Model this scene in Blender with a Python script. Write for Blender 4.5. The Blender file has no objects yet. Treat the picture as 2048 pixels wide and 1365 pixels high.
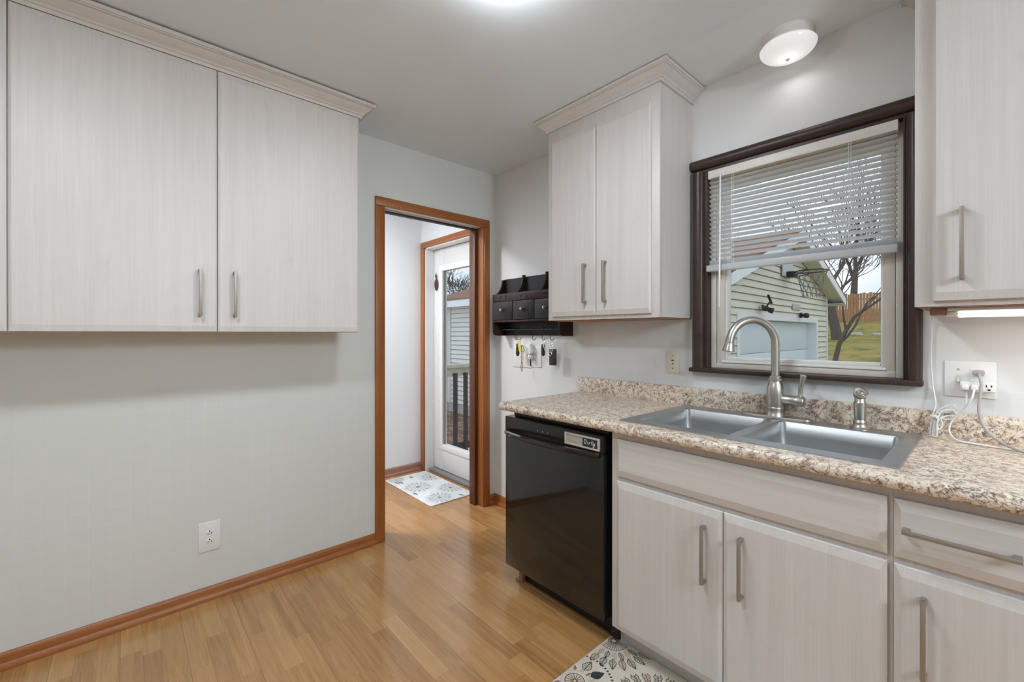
import bpy, bmesh, math, random
from mathutils import Vector, Matrix
C = bpy.context.scene.collection
sc = bpy.context.scene
PI = math.pi
# ---------------------------------------------------------------- camera
cam_d = bpy.data.cameras.new('camera'); cam = bpy.data.objects.new('camera', cam_d); C.objects.link(cam)
sc.camera = cam
F_, CX, CY, YAW, PIT = 866.82, 1019.78, 668.87, .8438, -.0015
cam_d.sensor_fit = 'HORIZONTAL'; cam_d.sensor_width = 36.0
cam_d.lens = F_ / 2048 * 36
cam_d.shift_x = (1024 - CX) / 2048
cam_d.shift_y = -(682.5 - CY) / 2048
cam_d.clip_start = .02; cam_d.clip_end = 400
fw = Vector((-math.sin(YAW)*math.cos(PIT), math.cos(YAW)*math.cos(PIT), math.sin(PIT)))
rt = Vector((math.cos(YAW), math.sin(YAW), 0)); up = rt.cross(fw)
cam.matrix_world = Matrix(((rt.x, up.x, -fw.x, 2.4886), (rt.y, up.y, -fw.y, -2.0664), (rt.z, up.z, -fw.z, 1.2632), (0, 0, 0, 1)))
# ---------------------------------------------------------------- view
sc.view_settings.view_transform = 'Standard'; sc.view_settings.look = 'None'
sc.view_settings.gamma = 1; sc.view_settings.use_curve_mapping = False
sc.view_settings.exposure = 0.0
sc.cycles.use_denoising = True
sc.cycles.max_bounces = 10; sc.cycles.diffuse_bounces = 6; sc.cycles.transparent_max_bounces = 12
sc.cycles.sample_clamp_indirect = 4; sc.cycles.caustics_reflective = False; sc.cycles.caustics_refractive = False
# ---------------------------------------------------------------- world: overcast sky
w = bpy.data.worlds.new('sky'); sc.world = w; w.use_nodes = True
n = w.node_tree.nodes; l = w.node_tree.links; n.clear()
tc = n.new('ShaderNodeTexCoord'); mp = n.new('ShaderNodeMapping'); mp.inputs['Scale'].default_value = (2, 2, 6)
no = n.new('ShaderNodeTexNoise'); no.inputs['Scale'].default_value = 1.3; no.inputs['Detail'].default_value = 5
cr = n.new('ShaderNodeValToRGB'); cr.color_ramp.elements[0].position = .38; cr.color_ramp.elements[0].color = (.60, .70, .84, 1)
cr.color_ramp.elements[1].position = .62; cr.color_ramp.elements[1].color = (.90, .92, .95, 1)
bg = n.new('ShaderNodeBackground'); bg.inputs['Strength'].default_value = 1.3; wo = n.new('ShaderNodeOutputWorld')
l.new(tc.outputs['Generated'], mp.inputs['Vector']); l.new(mp.outputs[0], no.inputs['Vector']); l.new(no.outputs[0], cr.inputs[0])
l.new(cr.outputs[0], bg.inputs[0]); l.new(bg.outputs[0], wo.inputs[0])
# ---------------------------------------------------------------- main ceiling lamp and added fill lights
def area(name, loc, size, power, col=(.82, .92, 1), rot=(0, 0, 0), shape='DISK', size_y=None, spread=PI):
    d = bpy.data.lights.new(name, 'AREA'); d.shape = shape; d.size = size; d.energy = power; d.color = col; d.spread = spread
    if size_y: d.size_y = size_y
    o = bpy.data.objects.new(name, d); o.location = loc; o.rotation_euler = rot; C.objects.link(o); return o
LAMP_MAIN, LAMP_SINK, FILL_SIDE, FILL_HALL, FILL_LEFT = 6.5, .16, 78, 35, 16.5
area('main_lamp_light', (1.472, -1.178, 2.335), .2, LAMP_MAIN)
area('left_fill_light', (1.5, -2.35, 2.36), .26, FILL_LEFT)  # added fill without a fixture, brightens the left cabinet from out of view
pd = bpy.data.lights.new('side_fill_light', 'POINT'); pd.energy = FILL_SIDE; pd.shadow_soft_size = .18; pd.color = (.82, .92, 1)  # added unseen point light, fills the room from the right
po = bpy.data.objects.new('side_fill_light', pd); po.location = (4.2, -1.4, 2.05); C.objects.link(po)
area('hall_fill_light', (-.55, -1.3, 2.36), .3, FILL_HALL, (.95, .97, 1))  # unseen area light added to brighten the hall

# ================================================================ materials
def M(name): 
    m = bpy.data.materials.new(name); m.use_nodes = True
    return m, m.node_tree.nodes, m.node_tree.links, m.node_tree.nodes['Principled BSDF']
def flat(name, col, rough=.5, metal=0, spec=.5, coat=0, emit=None, es=1):
    m, n, l, b = M(name)
    b.inputs['Base Color'].default_value = (*col, 1); b.inputs['Roughness'].default_value = rough
    b.inputs['Metallic'].default_value = metal; b.inputs['Specular IOR Level'].default_value = spec
    b.inputs['Coat Weight'].default_value = coat
    if emit: b.inputs['Emission Color'].default_value = (*emit, 1); b.inputs['Emission Strength'].default_value = es
    return m
def nd(n, t, **k):
    x = n.new('ShaderNode' + t)
    for a, v in k.items():
        if a in x.inputs: x.inputs[a].default_value = v
        else: setattr(x, a, v)
    return x
def math_(n, l, op, a, b=None, c=None):
    x = n.new('ShaderNodeMath'); x.operation = op
    for i, v in enumerate((a, b, c)):
        if v is None: continue
        if isinstance(v, (int, float)): x.inputs[i].default_value = v
        else: l.new(v, x.inputs[i])
    return x.outputs[0]
def ramp(n, l, src, stops):
    r = n.new('ShaderNodeValToRGB'); e = r.color_ramp.elements
    while len(e) < len(stops): e.new(.5)
    for i, (p, c) in enumerate(stops): e[i].position = p; e[i].color = (*c, 1)
    l.new(src, r.inputs[0]); return r.outputs[0]
def coords(n, l, scale=(1, 1, 1), obj=True):
    t = n.new('ShaderNodeTexCoord'); m = n.new('ShaderNodeMapping'); m.inputs['Scale'].default_value = scale
    l.new(t.outputs['Object'], m.inputs[0]); return m.outputs[0]
def noise(n, l, vec, scale, detail=4, rough=.5, dist=0):
    x = nd(n, 'TexNoise', Scale=scale, Detail=detail, Roughness=rough, Distortion=dist); l.new(vec, x.inputs['Vector']); return x.outputs[0]
def mix(n, l, fac, a, b, mode='MIX'):
    x = n.new('ShaderNodeMix'); x.data_type = 'RGBA'; x.blend_type = mode
    for i, v in ((0, fac), (6, a), (7, b)):
        if isinstance(v, (int, float)): x.inputs[i].default_value = v
        elif isinstance(v, tuple): x.inputs[i].default_value = (*v, 1)
        else: l.new(v, x.inputs[i])
    return x.outputs[2]
def bump(n, l, b, h, strength=.2, dist=.01):
    x = nd(n, 'Bump', Strength=strength, Distance=dist); l.new(h, x.inputs['Height']); l.new(x.outputs[0], b.inputs['Normal'])

def wood(name, dark, light, axis='z', fine=240., rough=.42, streak=.5, blot=None, spec=.4):
    """straight-grained board: noise stretched along one axis"""
    m, n, l, b = M(name)
    ai = 'xyz'.index(axis)
    def sc_(a, along): s = [a, a, a]; s[ai] = along; return tuple(s)
    g1 = noise(n, l, coords(n, l, sc_(48, 1.1)), 1, 6, .65, .5)
    g2 = noise(n, l, coords(n, l, sc_(fine, 3.5)), 1, 3, .6)
    g3 = noise(n, l, coords(n, l, sc_(5, 1.3)), 1, 4, .6, 1.2)
    s = math_(n, l, 'ADD', math_(n, l, 'MULTIPLY', g1, .45), math_(n, l, 'ADD', math_(n, l, 'MULTIPLY', g2, .3), math_(n, l, 'MULTIPLY', g3, .25)))
    c = ramp(n, l, s, [(.5 - streak*.3, dark), (.5 + streak*.2, light)])
    # small dark cathedral flecks
    k = noise(n, l, coords(n, l, sc_(13, 5)), 1, 6, .65, .4)
    kf = ramp(n, l, k, [(.64, (0, 0, 0)), (.78, (1, 1, 1))])
    c = mix(n, l, math_(n, l, 'MULTIPLY', kf, .35), c, tuple(x*.75 for x in dark))
    l.new(c, b.inputs['Base Color']); b.inputs['Roughness'].default_value = rough; b.inputs['Specular IOR Level'].default_value = spec
    bump(n, l, b, g2, .04, .002)
    return m
def wallmat(name, col, zmin=None, zmax=None, axis='y', pitch=.066, xmin=None, rough=.42, pit2=None):
    m, n, l, b = M(name)
    t = n.new('ShaderNodeTexCoord'); s = n.new('ShaderNodeSeparateXYZ'); l.new(t.outputs['Object'], s.inputs[0])
    a = s.outputs['XYZ'.index(axis.upper())]; z = s.outputs[2]
    bl = noise(n, l, coords(n, l), 1.6, 3)
    c = ramp(n, l, bl, [(.35, tuple(x*.975 for x in col)), (.65, col)])
    fine = noise(n, l, coords(n, l), 90, 3)
    h = math_(n, l, 'MULTIPLY', fine, .12)
    if zmax is not None:
        def groove(v, p): 
            f = math_(n, l, 'PINGPONG', v, p/2); return math_(n, l, 'LESS_THAN', f, .0011)
        g = math_(n, l, 'MAXIMUM', groove(a, pitch), groove(z, pit2 or pitch))
        g = math_(n, l, 'MULTIPLY', g, math_(n, l, 'LESS_THAN', z, zmax))
        if zmin is not None: g = math_(n, l, 'MULTIPLY', g, math_(n, l, 'GREATER_THAN', z, zmin))
        if xmin is not None: g = math_(n, l, 'MULTIPLY', g, math_(n, l, 'GREATER_THAN', a, xmin))
        wob = ramp(n, l, noise(n, l, coords(n, l), 3.1, 3), [(.4, (.15,)*3), (.62, (1,)*3)])
        g = math_(n, l, 'MULTIPLY', g, wob)
        c = mix(n, l, math_(n, l, 'MULTIPLY', g, .55), c, tuple(min(1, x*1.14) for x in col))
        h = math_(n, l, 'SUBTRACT', h, g)
    l.new(c, b.inputs['Base Color']); b.inputs['Roughness'].default_value = rough
    bump(n, l, b, h, .25, .002)
    return m

def noisy_(name, stops, scale, detail, rough, spec):
    m, n, l, b = M(name); h = noise(n, l, coords(n, l), scale, detail, .6)
    l.new(ramp(n, l, h, stops), b.inputs['Base Color']); b.inputs['Roughness'].default_value = rough; b.inputs['Specular IOR Level'].default_value = spec
    bump(n, l, b, h, .08, .002); return m
WALL = (.68, .695, .675)
m_wallA = wallmat('painted_tileboard_left', WALL, .1, .965, 'y')
m_wallB = wallmat('painted_tileboard_window', (.73, .735, .735), .9, 1.338, 'x', .108, .834)
m_wall = wallmat('painted_wall', WALL)
m_hall = wallmat('white_hall_wall', (.76, .77, .79))
m_ceil = wallmat('grey_ceiling', (.78, .845, .90), rough=.33)
m_ceil2 = wallmat('pale_ceiling_strip', (.82, .86, .89), rough=.4)
m_cab = wood('whitewashed_oak_upright', (.575, .535, .515), (.645, .61, .588))
m_cabx = wood('whitewashed_oak_sideways', (.575, .535, .515), (.645, .61, .588), 'x')
m_caby = wood('whitewashed_oak_lengthways', (.54, .505, .475), (.63, .59, .56), 'y')
m_trim = wood('orange_pine_trim', (.20, .062, .014), (.36, .125, .032), 'z', 160, .35)
m_trimy = wood('orange_pine_trim_along', (.20, .062, .014), (.36, .125, .032), 'y', 160, .35)
m_trimx = wood('orange_pine_trim_across', (.20, .062, .014), (.36, .125, .032), 'x', 160, .35)
m_stop = wood('shadow_dark_stop', (.06, .02, .010), (.13, .045, .02), 'z', 160, .4)  # shadow on the door stops put into a darker wood; nail heads share it
m_hbase = wood('red_brown_base', (.22, .10, .07), (.36, .19, .14), 'y', 120, .3)
m_brown = noisy_('dark_brown_paint', [(.35, (.040, .022, .017)), (.65, (.050, .029, .023))], 30, 4, .36, .35)
m_raw = wood('raw_pine_underside', (.22, .08, .03), (.42, .19, .08), 'x', 120, .5)
m_vinyl = flat('beige_vinyl', (.66, .60, .54), .35)
m_white = flat('white_plastic', (.80, .80, .79), .35)
m_almond = flat('almond_plastic', (.70, .64, .52), .35)
m_blind, _n, _l, _b = M('white_blind_slat')
_b.inputs['Base Color'].default_value = (.86, .87, .88, 1); _b.inputs['Roughness'].default_value = .3
_t = _n.new('ShaderNodeBsdfTranslucent'); _t.inputs[0].default_value = (.8, .82, .85, 1); _x = _n.new('ShaderNodeMixShader'); _x.inputs[0].default_value = .5
_l.new(_b.outputs[0], _x.inputs[1]); _l.new(_t.outputs[0], _x.inputs[2]); _l.new(_x.outputs[0], _n['Material Output'].inputs[0])
m_doorw = wallmat('white_door_paint', (.72, .72, .72), rough=.35)
m_dark = flat('dark_slot', (.01, .01, .01), .6)
m_black = flat('black_enamel', (.010, .010, .010), .09, 0, .5, .3)
m_blackm = flat('black_plastic', (.008, .008, .008), .35)
m_steelh = flat('satin_nickel', (.36, .32, .28), .5, .75)
m_lampw = flat('white_lamp_base', (.70, .66, .65), .35)
m_blackiron = flat('black_iron', (.012, .011, .01), .4, .3)
m_chrome = flat('chrome', (.7, .7, .7), .15, 1)
m_brass = flat('old_brass', (.32, .22, .11), .35, 1)
m_yellow = flat('yellow_tag', (.80, .62, .02), .5)
m_red = flat('red_loop', (.25, .05, .05), .5)
m_grey = flat('grey_cord', (.40, .38, .36), .45)
m_leather = flat('black_leather', (.02, .019, .02), .5)
m_cement = flat('grey_threshold', (.20, .20, .19), .5)
m_sign = flat('taupe_sign_frame', (.46, .41, .35), .45)
m_chalk = flat('chalkboard', (.02, .022, .03), .6)
m_ink = flat('white_lettering', (.8, .8, .82), .5)
m_led = flat('white_dot', (.75, .75, .75), .4)
def brushed(name, axis, col=(.60, .60, .60), rough=.33):
    m, n, l, b = M(name); s = [900, 900, 900]; s['xyz'.index(axis)] = 6
    g = noise(n, l, coords(n, l, tuple(s)), 1, 2)
    b.inputs['Metallic'].default_value = 1
    l.new(ramp(n, l, g, [(.3, tuple(c*.85 for c in col)), (.7, col)]), b.inputs['Base Color'])
    l.new(math_(n, l, 'ADD', math_(n, l, 'MULTIPLY', g, .18), rough - .09), b.inputs['Roughness']); return m
m_sink = brushed('brushed_steel', 'x', (.52, .53, .54), .40)
m_nickel = brushed('brushed_nickel', 'z', (.50, .47, .43), .36)
def glass(name, tint=(1, 1, 1), refl=1.0):
    m, n, l, b = M(name); n.remove(b); o = n['Material Output']
    t = n.new('ShaderNodeBsdfTransparent'); t.inputs[0].default_value = (*tint, 1); g = n.new('ShaderNodeBsdfGlossy'); g.inputs['Roughness'].default_value = .01
    ge = n.new('ShaderNodeNewGeometry'); dt = n.new('ShaderNodeVectorMath'); dt.operation = 'DOT_PRODUCT'; l.new(ge.outputs['Normal'], dt.inputs[0]); l.new(ge.outputs['Incoming'], dt.inputs[1])
    k = math_(n, l, 'POWER', math_(n, l, 'SUBTRACT', 1, math_(n, l, 'ABSOLUTE', dt.outputs['Value'])), 5); x = n.new('ShaderNodeMixShader')
    l.new(math_(n, l, 'MULTIPLY', math_(n, l, 'MULTIPLY_ADD', k, .93, .035), refl), x.inputs[0]); l.new(t.outputs[0], x.inputs[1]); l.new(g.outputs[0], x.inputs[2]); l.new(x.outputs[0], o.inputs[0]); return m
m_glass = glass('window_glass', (.97, .98, .98), .5)
def granite():
    m, n, l, b = M('cream_brown_granite_laminate'); v = coords(n, l)
    n1 = noise(n, l, v, 52, 8, .62, .8)
    c = ramp(n, l, n1, [(.33, (.20, .12, .085)), (.42, (.46, .33, .24)), (.49, (.70, .58, .46)), (.62, (.80, .72, .61))])
    n2 = noise(n, l, v, 130, 5, .7)
    c = mix(n, l, ramp(n, l, n2, [(.56, (0,)*3), (.66, (.7,)*3)]), c, (.20, .11, .08))
    n3 = noise(n, l, v, 17, 6, .6, 1.5)
    vein = ramp(n, l, math_(n, l, 'ABSOLUTE', math_(n, l, 'SUBTRACT', n3, .5)), [(.006, (.9,)*3), (.022, (0,)*3)])
    c = mix(n, l, vein, c, (.10, .05, .045))
    n4 = noise(n, l, v, 190, 3, .6)
    c = mix(n, l, ramp(n, l, n4, [(.56, (0,)*3), (.66, (.7,)*3)]), c, (.80, .74, .66))
    n5 = noise(n, l, v, 30, 4)
    c = mix(n, l, ramp(n, l, n5, [(.55, (0,)*3), (.7, (.5,)*3)]), c, (.40, .35, .33))
    l.new(c, b.inputs['Base Color']); b.inputs['Roughness'].default_value = .3; b.inputs['Specular IOR Level'].default_value = .5
    return m
m_gran = granite()
def planks():
    m, n, l, b = M('oak_laminate_strips')
    t = n.new('ShaderNodeTexCoord'); s = n.new('ShaderNodeSeparateXYZ'); l.new(t.outputs['Object'], s.inputs[0]); X, Y = s.outputs[0], s.outputs[1]
    W, L = .066, .43
    yr = math_(n, l, 'DIVIDE', math_(n, l, 'ADD', Y, 10), W); row = math_(n, l, 'FLOOR', yr)
    def wn(a, bb=None):
        c = n.new('ShaderNodeCombineXYZ'); l.new(a, c.inputs[0])
        if bb is not None: l.new(bb, c.inputs[1])
        x = n.new('ShaderNodeTexWhiteNoise'); x.noise_dimensions = '3D'; l.new(c.outputs[0], x.inputs['Vector']); return x.outputs['Value']
    xo = math_(n, l, 'ADD', math_(n, l, 'DIVIDE', math_(n, l, 'ADD', X, 10), L), math_(n, l, 'MULTIPLY', wn(row), 7))
    cell = math_(n, l, 'FLOOR', xo); tone = wn(row, cell)
    cc = n.new('ShaderNodeCombineXYZ'); l.new(math_(n, l, 'ADD', math_(n, l, 'MULTIPLY', X, 2.2), math_(n, l, 'MULTIPLY', tone, 37)), cc.inputs[0])
    l.new(math_(n, l, 'MULTIPLY', Y, 42), cc.inputs[1]); l.new(math_(n, l, 'MULTIPLY', tone, 11), cc.inputs[2])
    g = noise(n, l, cc.outputs[0], 1, 6, .6, 1.1)
    g2v = n.new('ShaderNodeCombineXYZ'); l.new(math_(n, l, 'MULTIPLY', X, 14), g2v.inputs[0]); l.new(math_(n, l, 'MULTIPLY', Y, 420), g2v.inputs[1]); l.new(tone, g2v.inputs[2])
    g2 = noise(n, l, g2v.outputs[0], 1, 3, .6)
    v = math_(n, l, 'ADD', math_(n, l, 'ADD', math_(n, l, 'MULTIPLY', g, .5), math_(n, l, 'MULTIPLY', g2, .20)), math_(n, l, 'MULTIPLY', tone, .20))
    c = ramp(n, l, v, [(.26, (.29, .135, .044)), (.45, (.44, .228, .082)), (.66, (.56, .32, .13))])
    kn = noise(n, l, cc.outputs[0], .9, 2, .5)
    c = mix(n, l, ramp(n, l, kn, [(.70, (0,)*3), (.80, (.5,)*3)]), c, (.22, .09, .03))
    e1 = math_(n, l, 'LESS_THAN', math_(n, l, 'PINGPONG', xo, .5), .0022)
    e2 = math_(n, l, 'LESS_THAN', math_(n, l, 'PINGPONG', yr, .5), .010)
    e3 = math_(n, l, 'LESS_THAN', math_(n, l, 'PINGPONG', math_(n, l, 'DIVIDE', yr, 3), .5), .006)
    e = math_(n, l, 'ADD', math_(n, l, 'MULTIPLY', math_(n, l, 'MAXIMUM', e1, e2), .22), math_(n, l, 'MULTIPLY', e3, .4))
    c = mix(n, l, e, c, (.16, .065, .02))
    l.new(c, b.inputs['Base Color']); b.inputs['Roughness'].default_value = .22; b.inputs['Specular IOR Level'].default_value = .9
    bump(n, l, b, math_(n, l, 'MULTIPLY', e, -1.), .12, .002)
    return m
m_floor = planks()
def siding(name, col, axis_pitch=.105):
    m, n, l, b = M(name)
    c = ramp(n, l, noise(n, l, coords(n, l), 1.2, 3), [(.3, tuple(x*.93 for x in col)), (.7, col)])
    l.new(c, b.inputs['Base Color']); b.inputs['Roughness'].default_value = .6
    return m
m_siding = siding('beige_vinyl_siding', (.75, .74, .65))
m_extw = flat('outdoor_white_paint', (.78, .82, .86), .5)
m_soffit = flat('soffit_cream', (.62, .61, .54), .6)
m_gdoor = flat('pale_blue_garage_door', (.66, .75, .84), .5)
def noisy(name, stops, scale, detail=6, rough=.9, sv=(1, 1, 1), bs=0):
    m, n, l, b = M(name); h = noise(n, l, coords(n, l, sv), scale, detail, .65)
    l.new(ramp(n, l, h, stops), b.inputs['Base Color']); b.inputs['Roughness'].default_value = rough; b.inputs['Specular IOR Level'].default_value = .2
    if bs: bump(n, l, b, h, bs, .05)
    return m
m_shingle = noisy('brown_shingles', [(.3, (.16, .085, .05)), (.7, (.36, .22, .15))], 6, 6, .9, (1, 3, 14))
m_block = noisy('concrete_block', [(.3, (.33, .33, .32)), (.7, (.50, .50, .48))], 14)
m_lawn = noisy('autumn_lawn', [(.3, (.13, .12, .03)), (.45, (.22, .23, .06)), (.55, (.35, .27, .09)), (.72, (.42, .30, .12))], .8, 9, .95, (1.2, 1, 1))
m_leaves = noisy('fallen_leaves', [(.3, (.05, .03, .02)), (.5, (.20, .12, .08)), (.62, (.36, .27, .19)), (.7, (.14, .075, .05))], 7, 8, .95)
m_bark = noisy('grey_bark', [(.3, (.07, .06, .055)), (.7, (.17, .145, .13))], 5, 6, .95, (6, 6, 1))
m_fence = noisy('weathered_red_fence', [(.3, (.30, .15, .08)), (.7, (.56, .33, .19))], 3, 5, .9, (5, 5, .5))
m_stone = noisy('pale_stone', [(.3, (.35, .33, .30)), (.7, (.62, .60, .56))], 4)
m_rail = noisy('cream_painted_rail', [(.3, (.52, .49, .40)), (.7, (.66, .63, .54))], 8)
m_bal = noisy('dark_stained_baluster', [(.3, (.035, .03, .028)), (.7, (.08, .07, .065))], 10)
m_ever = noisy('evergreen', [(.3, (.02, .035, .012)), (.7, (.08, .11, .035))], 9)
m_shed = flat('tan_shed', (.60, .54, .43), .7)
m_plaque = flat('weathered_plaque', (.50, .52, .50), .6)
m_net = flat('net_cord', (.22, .20, .20), .8)

# ================================================================ mesh helpers
class Fr:                                   # local (u right, v up, n out of the wall) -> world
    def __init__(s, wall='w', o=(0, 0, 0)): s.w = wall; s.o = Vector(o)
    def __call__(s, u, v, n):
        if s.w == 'A': p = Vector((n, u, v))
        elif s.w == 'B': p = Vector((u, -n, v))
        else: p = Vector((u, v, n))
        return p + s.o
W = Fr(); A = Fr('A'); B = Fr('B')
class MB:
    def __init__(s, fr=W): s.bm = bmesh.new(); s.f = fr; s.mi = 0
    def _q(s, faces):
        for f in faces: f.material_index = s.mi
    def box(s, u0, u1, v0, v1, n0, n1, bev=0, seg=2):
        f = s.f; vs = [s.bm.verts.new(f(u, v, n)) for u in (u0, u1) for v in (v0, v1) for n in (n0, n1)]
        idx = [(0, 1, 3, 2), (4, 6, 7, 5), (0, 4, 5, 1), (2, 3, 7, 6), (0, 2, 6, 4), (1, 5, 7, 3)]
        fs = [s.bm.faces.new([vs[i] for i in q]) for q in idx]; s._q(fs)
        bmesh.ops.recalc_face_normals(s.bm, faces=fs)
        if bev:
            es = list({e for q in fs for e in q.edges})
            r = bmesh.ops.bevel(s.bm, geom=es, offset=bev, segments=seg, profile=.5, affect='EDGES'); s._q(r['faces'])
        return s
    def slab(s, u0, u1, v0, v1, n0, n1, cw=.027, ch=.0045, side=.007):
        """raised slab whose front edge is chamfered all round"""
        f = s.f; e = .0015
        def ring(d, n, c=None): c = d if c is None else c; return [s.bm.verts.new(f(a, b, n)) for a, b in ((u0+c, v0+d), (u1-c, v0+d), (u1-c, v1-d), (u0+c, v1-d))]
        rs = [ring(0, n0), ring(0, n1-ch-e), ring(e, n1-ch), ring(cw, n1, side)]
        fs = [s.bm.faces.new(rs[0]), s.bm.faces.new(rs[-1])]
        for a, b in zip(rs, rs[1:]):
            for i in range(4): fs.append(s.bm.faces.new((a[i], a[(i+1) % 4], b[(i+1) % 4], b[i])))
        s._q(fs); bmesh.ops.recalc_face_normals(s.bm, faces=fs); return s
    def prism(s, pts, n0, n1, plane='uv', bev=0):
        """polygon extruded along the third local axis"""
        f = s.f
        def P(a, b, n): return f(a, b, n) if plane == 'uv' else (f(n, a, b) if plane == 'vn' else f(a, n, b))
        r0 = [s.bm.verts.new(P(a, b, n0)) for a, b in pts]; r1 = [s.bm.verts.new(P(a, b, n1)) for a, b in pts]
        k = len(pts); fs = [s.bm.faces.new(r0), s.bm.faces.new(r1)]
        fs += [s.bm.faces.new((r0[i], r0[(i+1) % k], r1[(i+1) % k], r1[i])) for i in range(k)]
        s._q(fs); bmesh.ops.recalc_face_normals(s.bm, faces=fs)
        if bev:
            es = list({e for q in fs for e in q.edges}); r = bmesh.ops.bevel(s.bm, geom=es, offset=bev, segments=2, profile=.5, affect='EDGES'); s._q(r['faces'])
        return s
    def flatpoly(s, pts, n):
        vs = [s.bm.verts.new(s.f(a, b, n)) for a, b in pts]; q = s.bm.faces.new(vs); s._q([q]); return s
    def tube(s, pts, r, k=10, cap=True, rel=True):
        P = [s.f(*p) if rel else Vector(p) for p in pts]; R = r if isinstance(r, (list, tuple)) else [r]*len(P)
        rings = []; ref = None
        for i, p in enumerate(P):
            t = (P[min(i+1, len(P)-1)] - P[max(i-1, 0)]).normalized()
            if ref is None: ref = t.orthogonal().normalized()
            ref = (ref - t*ref.dot(t)); ref = ref.normalized() if ref.length > 1e-6 else t.orthogonal().normalized(); bi = t.cross(ref)
            rings.append([s.bm.verts.new(p + (ref*math.cos(2*PI*j/k) + bi*math.sin(2*PI*j/k))*R[i]) for j in range(k)])
        fs = []
        for a, b in zip(rings, rings[1:]):
            for j in range(k): fs.append(s.bm.faces.new((a[j], a[(j+1) % k], b[(j+1) % k], b[j])))
        if cap: fs += [s.bm.faces.new(rings[0][::-1]), s.bm.faces.new(rings[-1])]
        s._q(fs); return s
    def lathe(s, base, axis, prof, k=32, cap=True):
        """profile of (radius, height) turned about an axis through base (world)"""
        base = Vector(base); ax = Vector(axis).normalized(); a = ax.orthogonal().normalized(); b = ax.cross(a); rings = []
        for r, h in prof: rings.append([s.bm.verts.new(base + ax*h + (a*math.cos(2*PI*j/k) + b*math.sin(2*PI*j/k))*max(r, 1e-5)) for j in range(k)])
        fs = []
        for p, q in zip(rings, rings[1:]):
            for j in range(k): fs.append(s.bm.faces.new((p[j], p[(j+1) % k], q[(j+1) % k], q[j])))
        if cap: fs += [s.bm.faces.new(rings[0][::-1]), s.bm.faces.new(rings[-1])]
        s._q(fs); bmesh.ops.recalc_face_normals(s.bm, faces=fs); return s
    def build(s, name, mats, parent=None, loc=None, smooth=True, ang=35):
        bm = s.bm; root = parent
        while root is not None and root.parent is not None: root = root.parent
        off = Vector(root['_o']) if root is not None else Vector(loc or (0, 0, 0))
        for v in bm.verts: v.co -= off
        bm.normal_update()
        for e in bm.edges:
            e.smooth = len(e.link_faces) == 2 and e.calc_face_angle(9) < math.radians(ang)
        for q in bm.faces: q.smooth = smooth
        me = bpy.data.meshes.new(name); bm.to_mesh(me); bm.free()
        for m in (mats if isinstance(mats, (list, tuple)) else [mats]): me.materials.append(m)
        o = bpy.data.objects.new(name, me); C.objects.link(o)
        if parent is not None: o.parent = parent
        else: o.location = off; o['_o'] = tuple(off)
        return o
def thing(name, label, cat, loc=(0, 0, 0), group=None):
    o = bpy.data.objects.new(name, None); o.empty_display_size = .05; C.objects.link(o); o.location = loc; o['_o'] = tuple(loc)
    o['label'] = label; o['category'] = cat
    if group: o['group'] = group
    return o
def tag(o, label, cat, group=None, kind=None):
    o['label'] = label; o['category'] = cat
    if group: o['group'] = group
    if kind: o['kind'] = kind
    return o
def struct(o, label=None, cat=None):
    o['kind'] = 'structure'
    if label: o['label'] = label; o['category'] = cat
    return o
def arc(c, r, a0, a1, k):  # list of (x,y)
    return [(c[0] + r*math.cos(a0 + (a1-a0)*i/k), c[1] + r*math.sin(a0 + (a1-a0)*i/k)) for i in range(k+1)]
def crown(mb, prof, u0, u1, n, open_left=False):
    """moulding swept round a box: left return, front, right return; prof = (out, v)"""
    f = mb.f; rows = []
    for d, v in prof:
        rows.append([mb.bm.verts.new(f(u0-d, v, 0)), mb.bm.verts.new(f(u0-d, v, n+d)), mb.bm.verts.new(f(u1+d, v, n+d)), mb.bm.verts.new(f(u1+d, v, 0))])
    fs = []
    for a, b in zip(rows, rows[1:]):
        for i in range(3): fs.append(mb.bm.faces.new((a[i], a[i+1], b[i+1], b[i])))
    mb._q(fs); fs2 = [mb.bm.faces.new(rows[0]), mb.bm.faces.new(rows[-1])]
    for i in (0, 3): fs2.append(mb.bm.faces.new([r[i] for r in rows]))
    bmesh.ops.recalc_face_normals(mb.bm, faces=fs+fs2)

# ================================================================ room shell
RX, RY, H, T = 4.6, -4.2, 2.44, .15
DL, DR, DT = -.887, -.116, 2.045            # doorway to the hall
WX0, WX1, WZ0, WZ1 = 1.572, 2.275, 1.098, 2.045   # window hole
EX0, EX1, EZ1 = -1.0, -.06, 2.05          # outside door hole
mb = MB(); mb.box(-1.2, RX, RY, .16, -.1, 0); struct(mb.build('floor', m_floor))
mb = MB(); mb.box(-1.2, RX, RY, -.352, H, H+.1); mb.box(-1.2, 1.56, -.352, .15, H, H+.1); mb.mi = 1; mb.box(1.56, RX, -.352, .15, H, H+.1); struct(mb.build('ceiling', [m_ceil, m_ceil2]))
mb = MB(A); mb.box(RY, DL, 0, H, -.12, 0); mb.box(DL, DR, DT, H, -.12, 0); mb.box(DR, 0, 0, H, -.12, 0); struct(mb.build('wall_left', m_wallA))
mb = MB(B); mb.box(-.12, WX0, 0, H, -T, 0); mb.box(WX1, RX, 0, H, -T, 0); mb.box(WX0, WX1, 0, WZ0, -T, 0); mb.box(WX0, WX1, WZ1, H, -T, 0)
struct(mb.build('wall_right', m_wallB))
mb = MB(B); mb.box(-1.2, EX0, 0, H, -T, 0); mb.box(EX0, EX1, EZ1, H, -T, 0); mb.box(EX1, -.12, 0, H, -T, 0); struct(mb.build('wall_entry', m_hall))
mb = MB(A); mb.box(-2.6, .15, 0, H, -1.2, -1.072); struct(mb.build('wall_hall', m_hall))
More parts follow.
